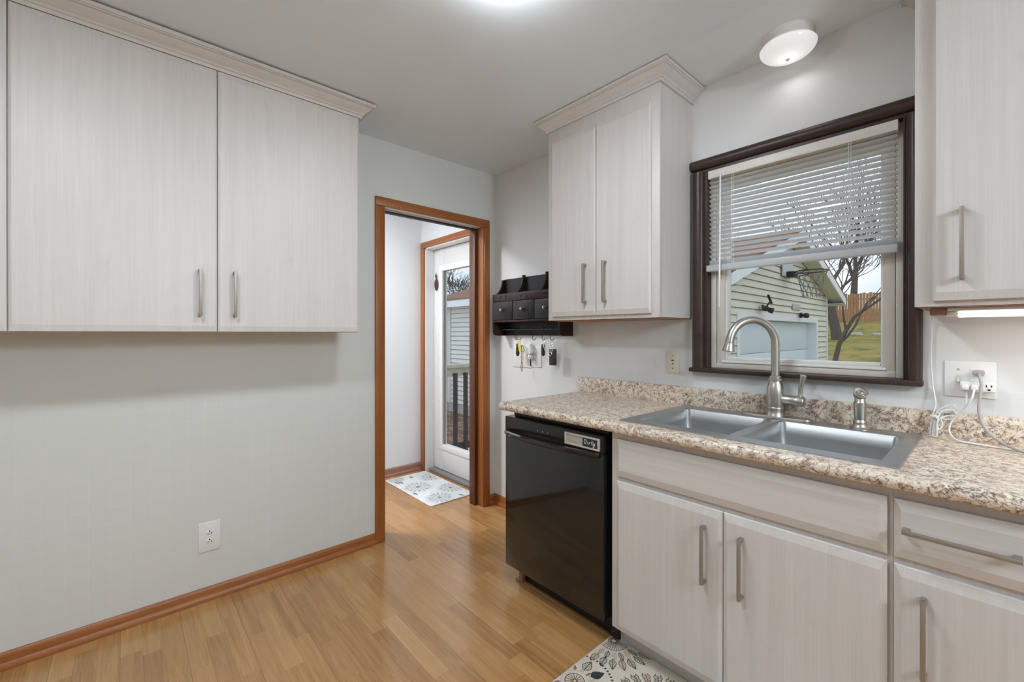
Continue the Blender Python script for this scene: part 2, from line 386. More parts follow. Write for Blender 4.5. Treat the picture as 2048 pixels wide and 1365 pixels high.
mb = MB(); mb.box(-1.072, -.12, -2.7, -2.6, 0, H); struct(mb.build('wall_hall_end', m_hall))
mb = MB(); mb.box(RX, RX+.1, RY, .15, 0, H); struct(mb.build('wall_far_right', m_wall))
mb = MB(); mb.box(-.12, RX, RY-.1, RY, 0, H); struct(mb.build('wall_rear', m_wall))
# baseboards with shoe moulding
def base_prof(h=.075): return [(0, 0), (.022, 0), (.022, .014), (.016, .024), (.012, .027), (.012, h-.014), (.008, h-.004), (.003, h), (0, h)]
def base_run(frame, u0, u1, name, m, h=.072):
    mb = MB(frame); mb.prism([(b, a) for a, b in base_prof(h)], u0, u1, 'vn'); struct(mb.build(name, m))
base_run(A, RY, -.9405, 'baseboard_left', m_trimy, .062)
base_run(A, -.065, 0, 'baseboard_corner', m_trimy)
base_run(B, .0, .86, 'baseboard_right', m_trimx)
mb = MB(Fr('A', (-1.072, 0, 0))); mb.prism([(b, a) for a, b in base_prof(.075)], -2.6, -.001, 'vn'); struct(mb.build('baseboard_hall', m_hbase))
# doorway casing, jambs and stops (kitchen to hall)
t1 = bpy.data.objects.new('trim_1', None); C.objects.link(t1); t1['_o'] = (0, 0, 0); struct(t1)
def casing_prof(w): return [(0, 0), (0, .010), (.004, .014), (w*.45, .019), (w-.005, .019), (w, .014), (w, 0)]
mb = MB(A); mb.box(-.942, DL, 0, 2.035, 0, .019, .004); mb.box(DR, -.065, 0, 2.035, 0, .019, .004); mb.build('side_casing', m_trim, t1)
mb = MB(A); mb.prism([(-.942, 2.036), (-.065, 2.036), (-.065, 2.091), (-.942, 2.091)], 0, .019, 'uv', .004); mb.build('head_casing', m_trimy, t1)
mb = MB(A); mb.box(DL-.001, DL+.006, 0, DT, -.12, .012); mb.box(DR-.006, DR+.001, 0, DT, -.12, .012); mb.build('jamb', m_trim, t1)
mb = MB(A); mb.box(DL, DR, DT-.006, DT, -.12, .012); mb.build('head_jamb', m_white, t1)
mb = MB(A); mb.box(DR-.034, DR-.006, 0, 2.025, -.12, -.055, .002); mb.box(DL+.006, DL+.026, 0, 2.025, -.12, -.055, .002); mb.build('stop', m_stop, t1)
mb = MB(A); mb.box(DL+.006, DR-.006, 2.034, 2.0385, -.118, -.058, .001); mb.build('head_stop', m_white, t1)
mb = MB(A); mb.box(DL+.006, DR-.006, 2.025, 2.0338, -.10, -.060, .001); mb.build('track', m_dark, t1)
for k, (z, y) in enumerate([(.16, -.1), (.42, -.09), (1.25, -.095), (1.02, -.1)]):
    mb = MB(A); mb.lathe((.019, y, z), (1, 0, 0), [(.004, -.002), (.004, .0006), (.001, .001)], 10); mb.build('nail_head', m_stop, t1)
# outside door casing
t2 = bpy.data.objects.new('trim_2', None); C.objects.link(t2); t2['_o'] = (0, 0, 0); struct(t2)
mb = MB(B); mb.box(-1.06, EX0, 0, 2.045, 0, .018, .004); mb.box(EX1, -.121, 0, 2.045, 0, .018, .004); mb.build('side_casing', m_trim, t2)
mb = MB(B); mb.box(-1.06, -.121, 2.046, 2.10, 0, .018, .004); mb.build('head_casing', m_trimx, t2)
mb = MB(B); mb.box(EX0, EX0+.012, 0, EZ1, -T, .004); mb.box(EX1-.012, EX1, 0, EZ1, -T, .004); mb.box(EX0, EX1, EZ1-.014, EZ1, -T, .004); mb.build('jamb', m_doorw, t2)
mb = MB(B); mb.box(EX0+.012, EX1-.012, 0, .028, -T-.02, -.028, .006); mb.build('threshold', m_cement, t2)
# outside door: full-light slab
d1 = bpy.data.objects.new('door_1', None); C.objects.link(d1); d1.location = (-.99, .08, 0); d1['_o'] = (-.99, .08, 0); struct(d1)
sx0, sx1, gx0, gx1, gz0, gz1 = -.984, -.076, -.835, -.21, .265, 1.828
mb = MB(B); mb.box(sx0, gx0, .032, 2.03, -.125, -.082, .002); mb.box(gx1, sx1, .032, 2.03, -.125, -.082, .002); mb.box(gx0, gx1, .032, gz0, -.125, -.082, .002); mb.box(gx0, gx1, gz1, 2.03, -.125, -.082, .002)
mb.build('door_panel', m_doorw, d1)
mb = MB(B)
for (a, b_, c, d) in ((gx0-.05, gx0, gz0-.05, gz1+.05), (gx1, gx1+.05, gz0-.05, gz1+.05), (gx0, gx1, gz0-.05, gz0), (gx0, gx1, gz1, gz1+.05)): mb.box(a, b_, c, d, -.083, -.072, .004)
mb.build('glazing_frame', m_white, d1)
mb = MB(B); mb.box(gx0, gx1, gz0, gz1, -.108, -.104); mb.build('glass', m_glass, d1)
mb = MB(B); mb.box(gx0, gx0+.014, gz0, gz1, -.103, -.084); mb.build('weather_strip', flat('grey_spacer', (.22, .22, .22), .5), d1)
for k in range(7):
    mb = MB(B); mb.lathe((-.905, .082, .45+k*.2), (0, -1, 0), [(.004, -.001), (.004, .0005), (.001, .001)], 8); mb.build('plug', flat('grey_plug', (.35, .35, .35), .5) if k == 0 else bpy.data.materials['grey_plug'], d1)
# pineapple ornament on the door
orn = thing('door_ornament', 'small dark brown pineapple shaped ornament hung on the white back door', 'ornament', (-.935, .068, 1.74))
mb = MB(); mb.lathe((-.935, .074, 1.72), (0, 0, 1), [(.004, -.062), (.018, -.055), (.028, -.03), (.030, 0), (.024, .03), (.010, .042)], 18)
for v in mb.bm.verts: v.co.y = .074 + (v.co.y - .074)*.25
mb.build('body', flat('dark_metal', (.06, .022, .018), .5), orn)
mb = MB(B)
for du, dv in ((-.016, .05), (-.006, .065), (.008, .06), (.018, .045)): mb.tube([(-.935, 1.758, -.072), (-.935+du*.6, 1.758+dv*.6, -.07), (-.935+du, 1.758+dv, -.07)], [.004, .003, .001], 6)
mb.build('leaf_crown', bpy.data.materials['dark_metal'], orn)

# ================================================================ window over the sink
w1 = bpy.data.objects.new('window_1', None); C.objects.link(w1); w1.location = (1.92, 0, 1.1); w1['_o'] = (1.92, 0, 1.1); struct(w1)
def round_prof(wd, th=.034): return [(0, 0), (0, .010)] + [(wd*.03 + wd*.75*(1-math.cos(PI*i/12))/2, .010 + (th-.010)*math.sin(PI*i/12)**.8) for i in range(1, 12)] + [(wd*.80, .010), (wd*.90, .010), (wd*.92, .014), (wd, .014), (wd, 0)]
CO0, CO1, CT = 1.507, 2.318, 2.093
CI0, CI1, CIT = 1.582, 2.268, 2.026
mb = MB(B)
pL = round_prof(CI0-CO0); 
mb.prism([(CO0+a, b) for a, b in pL], 1.101, 2.03, 'un'); mb.prism([(CO1-a, b) for a, b in round_prof(CO1-CI1)], 1.101, 2.03, 'un')
mb.build('side_casing', m_brown, w1)
mb = MB(B); mb.prism([(CT-a, b) for a, b in round_prof(CT-CIT)], CO0, CO1, 'vn'); mb.build('head_casing', m_brown, w1)
mb = MB(B); mb.box(WX0, CI0, WZ0, WZ1, -T, .002); mb.box(CI1, WX1, WZ0, WZ1, -T, .002); mb.box(WX0, WX1, CIT, WZ1, -T, .002); mb.build('jamb', m_brown, w1)
mb = MB(B); mb.box(CO0-.004, CO1+.003, 1.081, 1.101, -.05, .042, .004); mb.build('sill', m_brown, w1)
FX0, FX1, FZ0, FZ1 = CI0, CI1, 1.101, CIT      # vinyl frame
def ringbox(mb, x0, x1, z0, z1, t, n0, n1, bev=.003):
    mb.box(x0, x0+t, z0, z1, n0, n1, bev); mb.box(x1-t, x1, z0, z1, n0, n1, bev); mb.box(x0+t, x1-t, z0, z0+t, n0, n1, bev); mb.box(x0+t, x1-t, z1-t, z1, n0, n1, bev)
mb = MB(B); ringbox(mb, FX0, FX1, FZ0, FZ1, .024, -.11, -.022); mb.build('window_frame', m_vinyl, w1)
mb = MB(B); ringbox(mb, FX0+.026, FX1-.026, FZ0+.008, FZ1-.026, .034, -.10, -.026); mb.build('sash', m_vinyl, w1)
mb = MB(B); ringbox(mb, FX0+.056, FX1-.056, FZ0+.040, FZ1-.056, .012, -.085, -.040, .004); mb.build('glazing_bead', m_white, w1)
mb = MB(B); mb.box(FX0+.050, FX1-.05, FZ0+.026, FZ0+.036, -.04, -.018, .003); mb.build('sash_ledge', m_white, w1)
mb = MB(B); mb.box(FX0+.06, FX1-.06, FZ0+.044, FZ1-.06, -.074, -.070); mb.build('glass', m_glass, w1)

# ---------------------------------------------------------------- mini blind
bl = thing('window_blind', 'white mini blind drawn halfway down the window over the sink', 'blind', (1.92, -.005, 1.55))
BX0, BX1 = 1.588, 2.256
mb = MB(B); mb.box(BX0, BX1, 1.984, 2.022, -.012, .026, .003); mb.build('headrail', flat('cream_headrail', (.76, .72, .69), .4), bl)
def slat_bm(z, tilt=-25):
    mb = MB(B); c = .006; t = math.radians(tilt); rows = []
    for i in range(5):
        s_ = (i/4-.5)*.025; h = .0022*(1-(2*i/4-1)**2)
        nn, vv = s_*math.cos(t) - h*math.sin(t), s_*math.sin(t) + h*math.cos(t)
        rows.append([mb.bm.verts.new(mb.f(u, z+vv*-1, c+nn)) for u in (BX0+.003, BX1-.003)])
    for a, b in zip(rows, rows[1:]): mb.bm.faces.new((a[0], a[1], b[1], b[0]))
    return mb
NS, Z0, PITCH = 17, 1.967, .0215
s0 = slat_bm(Z0).build('slat', m_blind, bl)
for i in range(1, NS):
    o = s0.copy(); o.location = (0, 0, -PITCH*i); o.parent = bl; C.objects.link(o)
for i in range(6):
    o = slat_bm(1.604 - i*.0035, 3).build('slat', m_blind, bl)
mb = MB(B); mb.prism([(-.012, 1.552), (.022, 1.552), (.026, 1.556), (.026, 1.568), (.020, 1.582), (-.010, 1.582)][::1], BX0-.008, BX1-.002, 'nv' if 0 else 'vn') if 0 else mb.box(BX0-.008, BX1-.002, 1.553, 1.582, -.01, .026, .004)
mb.build('bottom_rail', m_blind, bl)
for u in (1.692, 2.115):
    mb = MB(B); mb.tube([(u, 1.984, .0205), (u, 1.57, .0205)], .0009, 6); mb.tube([(u+.007, 1.984, .0205), (u+.007, 1.57, .0205)], .0009, 6)
    random.seed(int(u*100))
    pts = [(u+.003+random.uniform(-.02, .02), 1.588+random.uniform(-.012, .012), .026+random.uniform(0, .008)) for _ in range(9)]
    mb.tube(pts, .0011, 6); mb.build('ladder_cord', m_white, bl)
mb = MB(B); mb.tube([(1.648, 1.992, .033), (1.646, 1.385, .040)], .0042, 6); mb.tube([(1.648, 1.995, .020), (1.648, 1.992, .033)], .002, 6); mb.build('tilt_wand', flat('clear_wand', (.75, .76, .77), .15), bl)

# ================================================================ handles / cabinets
def handle(fr, u, v, n, L=.192, vertical=True, parent=None, w_=.010, so=.030):
    mb = MB(fr); t = .009
    def bx(a0, a1, c0, c1, n0, n1, bev):
        if vertical: mb.box(u+c0, u+c1, v+a0, v+a1, n0, n1, bev)
        else: mb.box(u+a0, u+a1, v+c0, v+c1, n0, n1, bev)
    bx(-L/2, L/2, -w_/2, w_/2, n+so-t, n+so, .0012)
    for sgn in (-1, 1):
        e = sgn*(L/2); i = sgn*(L/2-.013)
        bx(min(e, i), max(e, i), -w_/2-.0008, w_/2+.0008, n-.001, n+so-.002, .0025)
    return mb.build('handle', m_steelh, parent)
CR = [(0, 0), (.010, 0), (.012, .004), (.012, .013), (.017, .016), (.019, .021), (.021, .024), (.026, .027), (.036, .035), (.047, .047), (.050, .050), (.055, .051), (.057, .054), (.062, .055), (.062, .070), (0, .070)]
def crown_prof(z0, z1, k=1.0): return [(a*k, z0 + b/.070*(z1-z0)) for a, b in CR]
# left wall cabinet (on the left wall)
cl = thing('wall_cabinet', 'long two-door whitewashed oak wall cabinet on the left wall', 'cabinet', (0, -1.78, 1.272))
Lx = .325
mb = MB(A); mb.box(-2.62, -1.166, 1.271, 2.372, 0, Lx-.02); mb.build('cabinet_body', m_cab, cl)
mb = MB(A); mb.box(-2.62, -1.166, 1.268, 2.372, Lx-.02, Lx-.0195); mb.build('face_frame', m_cab, cl)
for (u0, u1, hu) in ((-2.352, -1.7768, -1.836), (-1.7735, -1.1745, -1.715)):
    mb = MB(A); mb.slab(u0, u1, 1.2705, 2.362, Lx-.019, Lx, .024, .0032); d = mb.build('door', m_cab, cl, ang=7)
    handle(A, hu, 1.43, Lx, .192, True, d)
mb = MB(A); mb.slab(-2.60, -2.356, 1.2705, 2.362, Lx-.019, Lx, .024, .0032); mb.build('door', m_cab, cl, ang=7)
mb = MB(A); crown(mb, crown_prof(2.364, 2.433), -2.62, -1.166, Lx-.012); mb.build('crown_molding', m_caby, cl)
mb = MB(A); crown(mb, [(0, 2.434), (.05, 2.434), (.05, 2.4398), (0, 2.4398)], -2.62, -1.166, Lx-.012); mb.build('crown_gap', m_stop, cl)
# wall cabinet between the corner and the window
cc = thing('wall_cabinet', 'narrow two-door whitewashed wall cabinet left of the window', 'cabinet', (1.165, 0, 1.335))
X0, X1, FN = .830, 1.500, .303
mb = MB(B); mb.box(X0, X1, 1.337, 2.38, 0, FN-.02); mb.build('cabinet_body', m_cab, cc)
mb = MB(B); mb.box(X0, X1, 1.335, 2.38, FN-.02, FN, .001); mb.build('face_frame', m_cab, cc)
mb = MB(B); mb.box(X0+.006, X1-.006, 1.332, 1.3365, .004, FN-.022); mb.build('underside', m_raw, cc)
for (u0, u1, hu) in ((.868, 1.1625, 1.105), (1.1645, 1.463, 1.226)):
    mb = MB(B); mb.slab(u0, u1, 1.354, 2.302, FN, FN+.019, .024, .0062); d = mb.build('door', m_cab, cc, ang=7); handle(B, hu, 1.516, FN+.019, .2, True, d)
mb = MB(B); crown(mb, crown_prof(2.374, 2.436), X0, X1, FN-.001); mb.build('crown_molding', m_cabx, cc)
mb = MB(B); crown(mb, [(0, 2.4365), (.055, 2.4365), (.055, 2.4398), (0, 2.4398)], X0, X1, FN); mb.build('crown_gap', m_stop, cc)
# wall cabinet right of the window
cr_ = thing('wall_cabinet', 'tall whitewashed wall cabinet at the right edge, lit tube below', 'cabinet', (2.6, 0, 1.342))
X0, X1 = 2.3245, 3.05
mb = MB(B); mb.box(X0, X1, 1.345, 2.38, 0, FN-.02); mb.build('cabinet_body', m_cab, cr_)
mb = MB(B); mb.box(X0, X1, 1.342, 2.38, FN-.02, FN, .001); mb.build('face_frame', m_cab, cr_)
mb = MB(B); mb.box(X0+.006, X1-.006, 1.340, 1.3445, .004, FN-.022); mb.build('underside', m_raw, cr_)
for (u0, u1, hu) in ((2.364, 2.70, 2.424), (2.702, 3.03, 2.98)):
    mb = MB(B); mb.slab(u0, u1, 1.357, 2.302, FN, FN+.019, .024, .0062); d = mb.build('door', m_cab, cr_, ang=7)
    if hu < 2.6: handle(B, hu, 1.514, FN+.019, .2, True, d)
mb = MB(B); crown(mb, crown_prof(2.374, 2.436), X0, X1, FN-.001); mb.build('crown_molding', m_cabx, cr_)

# base cabinets
BF = .604                                     # face frame plane
sb = thing('base_cabinet', 'whitewashed sink base cabinet with two doors under a false drawer front', 'cabinet', (1.9, -.3, 0))
X0, X1 = 1.463, 2.313
mb = MB(B); mb.box(X0, X0+.018, .09, .874, .03, BF-.019); mb.box(X1-.018, X1, .09, .874, .03, BF-.019); mb.box(X0, X1, .09, .108, .03, BF-.019); mb.box(X0, X1, .09, .874, .02, .03)
mb.build('cabinet_body', m_cab, sb)
mb = MB(B); mb.box(X0, X0+.04, .09, .874, BF-.019, BF); mb.box(X1-.03, X1, .09, .874, BF-.019, BF); mb.box(X0+.04, X1-.03, .84, .874, BF-.019, BF); mb.box(X0+.04, X1-.03, .67, .73, BF-.019, BF); mb.box(X0+.04, X1-.03, .09, .12, BF-.019, BF)
mb.build('face_frame', m_cab, sb)
mb = MB(B); mb.box(X0, X1, 0, .09, .5, .545); mb.build('toe_kick', m_cabx, sb)
mb = MB(B); mb.slab(1.492, 2.303, .702, .848, BF, BF+.019, .026, .006, .014); mb.build('drawer_front', m_cabx, sb, ang=7)
for (u0, u1, hu) in ((1.492, 1.8975, 1.842), (1.8995, 2.303, 1.958)):
    mb = MB(B); mb.slab(u0, u1, .098, .684, BF, BF+.019, .026, .006, .014); d = mb.build('door', m_cab, sb, ang=7); handle(B, hu, .53, BF+.019, .192, True, d)
db = thing('base_cabinet', 'whitewashed drawer base cabinet at the lower right corner', 'cabinet', (2.6, -.3, 0))
X0, X1 = 2.3135, 2.85
mb = MB(B); mb.box(X0, X1, .09, .874, .03, BF-.019); mb.build('cabinet_body', m_cab, db)
mb = MB(B); mb.box(X0, X1, .09, .874, BF-.019, BF); mb.build('face_frame', m_cab, db)
mb = MB(B); mb.box(X0, X1, 0, .09, .5, .545); mb.build('toe_kick', m_cabx, db)
mb = MB(B); mb.slab(2.3165, 2.57, .702, .848, BF, BF+.019, .026, .006, .014); d = mb.build('drawer', m_cabx, db, ang=7); handle(B, 2.43, .778, BF+.019, .192, False, d)
mb = MB(B); mb.slab(2.3165, 2.57, .098, .684, BF, BF+.019, .026, .006, .014); d = mb.build('door', m_cab, db, ang=7); handle(B, 2.372, .53, BF+.019, .192, True, d)

# ---------------------------------------------------------------- countertop with sink cut-out
CT0, CT1, CTZ = .812, 2.85, .915
SX0, SX1, SY0, SY1 = 1.484, 2.322, -.588, -.036       # sink rim
ct = thing('countertop', 'cream and brown speckled granite-look laminate countertop', 'countertop', (1.8, -.3, CTZ-.04))
hx0, hx1, hn0, hn1 = SX0+.012, SX1-.012, .055, .572
mb = MB(B)
def edge_prof(n0):    # rolled front edge
    return [(n0, CTZ-.038), (.641, CTZ-.038), (.647, CTZ-.035), (.651, CTZ-.027), (.652, CTZ-.018), (.649, CTZ-.008), (.642, CTZ-.002), (.632, CTZ), (n0, CTZ)]
mb.prism([(b, a) for a, b in edge_prof(hn1)], CT0, CT1, 'vn')
mb.box(CT0, hx0, CTZ-.038, CTZ, .021, hn1); mb.box(hx1, CT1, CTZ-.038, CTZ, .021, hn1); mb.box(hx0, hx1, CTZ-.038, CTZ, .021, hn0)
mb.build('top', m_gran, ct)
mb = MB(B); mb.box(CT0, CT1, CTZ-.02, 1.002, .0005, .02, .003); mb.build('backsplash', m_gran, ct)
mb = MB(B); mb.box(CT0+.02, 1.455, CTZ-.058, CTZ-.0385, .05, .553); mb.build('substrate', m_blackm, ct)
# ---------------------------------------------------------------- sink
sk = thing('sink', 'stainless steel double-bowl drop-in kitchen sink', 'sink', (1.9, -.3, CTZ))
bz = CTZ + .004
bowls = [(1.535, 1.882, -.530, -.128), (1.916, 2.282, -.532, -.128)]
mb = MB()
xs = [SX0, bowls[0][0], bowls[0][1], bowls[1][0], bowls[1][1], SX1]; ya, yb = bowls[0][2], bowls[0][3]
def bar(x0, x1, y0, y1, bev=.0): mb.box(x0, x1, y0, y1, CTZ+.0003, bz, bev)
bar(SX0, SX1, SY0, ya); bar(SX0, SX1, yb, SY1); bar(xs[0], xs[1], ya, yb); bar(xs[2], xs[3], ya, yb); bar(xs[4], xs[5], ya, yb)
bmesh.ops.remove_doubles(mb.bm, verts=mb.bm.verts, dist=1e-4)
mb.build('rim', m_sink, sk)
def rrect(x0, x1, y0, y1, r, k=6):
    p = []
    for cx, cy, a in ((x1-r, y1-r, 0), (x0+r, y1-r, PI/2), (x0+r, y0+r, PI), (x1-r, y0+r, 1.5*PI)): p += arc((cx, cy), r, a, a+PI/2, k)
    return p
for (x0, x1, y0, y1) in bowls:
    mb = MB(); rings = []
    for d, z, r in ((-.0005, bz, .012), (.004, bz-.004, .022), (.007, bz-.05, .024), (.012, bz-.165, .03), (.022, bz-.185, .035), (.05, bz-.192, .03)):
        rings.append([mb.bm.verts.new((x, y, z)) for x, y in rrect(x0+d, x1-d, y0+d, y1-d, r)])
    k = len(rings[0])
    for a, b in zip(rings, rings[1:]):
        for j in range(k): mb.bm.faces.new((a[j], b[j], b[(j+1) % k], a[(j+1) % k]))
    mb.bm.faces.new(rings[-1]); bmesh.ops.recalc_face_normals(mb.bm, faces=mb.bm.faces)
    for f in mb.bm.faces: f.normal_flip()
    bw = mb.build('bowl', m_sink, sk, ang=50)
    mb = MB(); mb.lathe(((x0+x1)/2, (y0+y1)/2, bz-.1915), (0, 0, 1), [(.044, 0), (.044, .002), (.036, .003), (.030, -.0005 + .001), (.001, .001)], 28); mb.build('drain', m_chrome, bw)
# ---------------------------------------------------------------- faucet
FX, FY, FZ = 1.885, -.074, bz
fa = thing('faucet', 'brushed nickel high-arc kitchen faucet with side lever behind the sink', 'faucet', (FX, FY, FZ))
mb = MB(); mb.prism(rrect(FX-.128, FX+.128, FY-.028, FY+.028, .0275, 8), FZ, FZ+.009, 'uv', .003); mb.build('deck_plate', m_nickel, fa)
mb = MB(); mb.lathe((FX, FY, FZ+.005), (0, 0, 1), [(.034, 0), (.034, .004), (.031, .010), (.029, .020), (.029, .030), (.031, .034), (.031, .037), (.029, .040), (.0305, .060), (.032, .090), (.031, .112), (.027, .130), (.0225, .142), (.0225, .146), (.026, .148), (.026, .152), (.020, .155), (.018, .158), (.018, .165)], 32)
mb.build('body', m_nickel, fa)
dx, dy = -.60, -.80        # spout direction
R = .098; zc = 1.222
pts = [(FX, FY, FZ+.15), (FX, FY, 1.12), (FX, FY, zc)]
for i in range(1, 15):
    a = PI - i*(PI*.985)/14; h = R + R*math.cos(a)
    pts.append((FX+dx*h, FY+dy*h, zc + R*math.sin(a)))
mb = MB(); mb.tube(pts, [.0155]*len(pts), 18); mb.lathe((FX, FY, 1.083), (0, 0, 1), [(.0165, -.006), (.021, -.004), (.021, .004), (.0165, .007)], 24, False)
mb.build('spout', m_nickel, fa)
e = Vector(pts[-1]); t = (Vector(pts[-1]) - Vector(pts[-2])).normalized()
mb = MB(); mb.lathe(e, t, [(.0158, 0), (.0175, .002), (.0175, .006), (.0182, .012), (.0225, .032), (.0225, .036), (.018, .037), (.014, .034)], 24); mb.build('spray_head', m_nickel, fa)
hz = FZ + .078
mb = MB(); mb.lathe((FX+.02, FY, hz), (1, 0, -.03), [(.021, 0), (.0185, .012), (.018, .040), (.0205, .048), (.0205, .050), (.019, .051), (.019, .053), (.0205, .054), (.0205, .076), (.017, .081), (.001, .082)], 24)
mb.build('valve_arm', m_nickel, fa)
mb = MB(); mb.tube([(FX+.086, FY, hz+.014), (FX+.087, FY, hz+.024), (FX+.088, FY, hz+.045), (FX+.094, FY-.002, hz+.075), (FX+.099, FY-.004, hz+.100), (FX+.0995, FY-.004, hz+.103)], [.010, .0075, .0078, .0095, .0115, .009], 14)
mb.build('lever', m_nickel, fa)
# side sprayer
SPX, SPY = 2.160, -.082
sp = thing('side_sprayer', 'brushed nickel side sprayer standing right of the faucet', 'sprayer', (SPX, SPY, bz))
mb = MB(); mb.lathe((SPX, SPY, bz), (0, 0, 1), [(.030, 0), (.030, .003), (.024, .008), (.020, .016), (.020, .022), (.0215, .025), (.0185, .029), (.0175, .033)], 28); mb.build('holder', m_nickel, sp)
mb = MB(); mb.lathe((SPX, SPY, bz+.028), (0, 0, 1), [(.0155, 0), (.018, .020), (.0195, .055), (.0195, .066), (.0165, .070), (.0155, .092), (.014, .104)], 24); mb.build('body', m_nickel, sp)
hd = Vector((.28, -.75, .55)).normalized()
mb = MB(); mb.lathe(Vector((SPX, SPY, bz+.124)) - hd*.014, hd, [(.001, -.012), (.012, -.008), (.0185, .004), (.021, .016), (.021, .028), (.0185, .030), (.0185, .027), (.012, .026), (.0115, .029), (.008, .029), (.0075, .026), (.001, .027)], 26); mb.build('spray_head', m_nickel, sp)

# ---------------------------------------------------------------- dishwasher
dw = thing('dishwasher', 'black dishwasher under the left end of the countertop', 'dishwasher', (1.13, -.3, 0))
D0, D1, DN = .826, 1.4305, .62
mb = MB(B); mb.box(D0+.006, D1-.004, .10, .855, .03, .555); mb.build('tub', m_blackm, dw)
mb = MB(B); mb.box(D1+.001, 1.4625, .02, .855, .05, .57); mb.build('side_filler', m_blackm, dw)
mb = MB(B); mb.box(D0+.03, D1+.001, .846, .8765, .556, .585, .002); mb.build('top_strip', m_blackm, dw)
mb = MB(B); mb.box(D0, D1, .092, .772, .557, DN-.002, .004); mb.build('door', m_black, dw)
mb = MB(B); mb.box(D0, D1, .774, .845, .557, DN, .004); mb.build('control_panel', flat('black_panel', (.014, .014, .014), .22), dw)
mb = MB(B); K = 24; top = []; 
pr = [(-.012, 0), (-.012, .012), (-.006, .018), (.004, .018), (.010, .012), (.010, 0)]
rows = []
for i in range(K+1):
    t_ = i/K; u = D0+.012 + (D1-D0-.024)*t_; bow = .005 + .036*math.sin(PI*t_)**.75
    rows.append([mb.bm.verts.new(B(u, .768+dv, DN-.004+bow*(1 if i not in (0, K) else .4)+dn)) for dv, dn in pr])
for a, b in zip(rows, rows[1:]):
    for j in range(len(pr)): mb.bm.faces.new((a[j], a[(j+1) % 6], b[(j+1) % 6], b[j]))
mb.bm.faces.new(rows[0]); mb.bm.faces.new(rows[-1]); bmesh.ops.recalc_face_normals(mb.bm, faces=mb.bm.faces)
mb.build('handle', m_black, dw)
for u in (1.058, 1.090, 1.122):
    mb = MB(B); mb.box(u-.0016, u+.0016, .8055, .8085, DN-.0005, DN+.0006); mb.build('indicator_light', m_led, dw)
mb = MB(B); mb.box(D0+.04, D1+.03, .0, .10, .50, .535); mb.build('toe_kick', m_blackm, dw)
for u in (D0+.055,):
    mb = MB(B); mb.box(u-.012, u+.012, 0.0, .10, .54, .563, .002); mb.box(u-.03, u-.004, 0, .012, .548, .572, .002); mb.build('foot', flat('tan_foot', (.30, .17, .10), .6), dw)
mb = MB(B); mb.lathe((1.15, -.536, .05), (0, -1, 0), [(.004, 0), (.004, .002), (.001, .003)], 10); mb.build('screw', m_chrome, dw)
# sliding clean / dirty sign
sg = thing('dishwasher_sign', 'taupe sliding magnet sign reading Dirty on the dishwasher panel', 'sign', (1.32, -.62, .78))
S0, S1, V0, V1, SN = 1.232, 1.416, .783, .834, DN
mb = MB(B); mb.box(S0, S1, V0, V1, SN, SN+.006, .002); mb.build('back_plate', m_sign, sg)
mb = MB(B); ringbox(mb, S0, S1, V0, V1, .0075, SN+.005, SN+.010, .0015); mb.build('frame', flat('pale_frame', (.55, .50, .43), .45), sg)
mb = MB(B); mb.box(1.330, 1.405, V0+.008, V1-.008, SN+.004, SN+.0075); pl = mb.build('chalk_plate', m_chalk, sg)
STROKES = [  # handwriting: D i r t y in a box about 5.2 x 2
    [(.30, 1.55), (.28, 1.0), (.25, .45)], [(.05, 1.35), (.2, 1.65), (.5, 1.62), (.85, 1.3), (.88, .85), (.65, .5), (.3, .38), (.1, .5)],
    [(1.3, 1.05), (1.25, .6), (1.4, .42), (1.6, .6)], [(1.36, 1.4), (1.38, 1.42)],
    [(1.75, 1.0), (1.85, .9), (1.8, .42)], [(1.83, .8), (2.0, 1.02), (2.22, .98)],
    [(2.75, 1.65), (2.65, 1.0), (2.68, .5), (2.9, .42), (3.1, .6)], [(2.4, 1.18), (3.1, 1.25)],
    [(3.2, 1.05), (3.15, .65), (3.35, .48), (3.6, .7), (3.68, 1.05)], [(3.68, 1.05), (3.65, .5), (3.55, -.05), (3.3, -.3), (3.15, -.1), (3.4, .2), (3.9, .5)]]
mb = MB(B)
for st in STROKES:
    P = []
    for i in range(len(st)-1):
        for q in range(4):
            t_ = q/4; a = st[max(i-1, 0)]; b = st[i]; c = st[i+1]; d = st[min(i+2, len(st)-1)]
            P.append(tuple(.5*((2*b[k]) + (-a[k]+c[k])*t_ + (2*a[k]-5*b[k]+4*c[k]-d[k])*t_*t_ + (-a[k]+3*b[k]-3*c[k]+d[k])*t_**3) for k in (0, 1)))
    P.append(st[-1]); kx = .0152
    mb.tube([(1.337 + x*kx + y*.0015, .798 + y*.0135, SN+.0078) for x, y in P], .00095, 6)
mb.build('lettering', m_ink, pl)

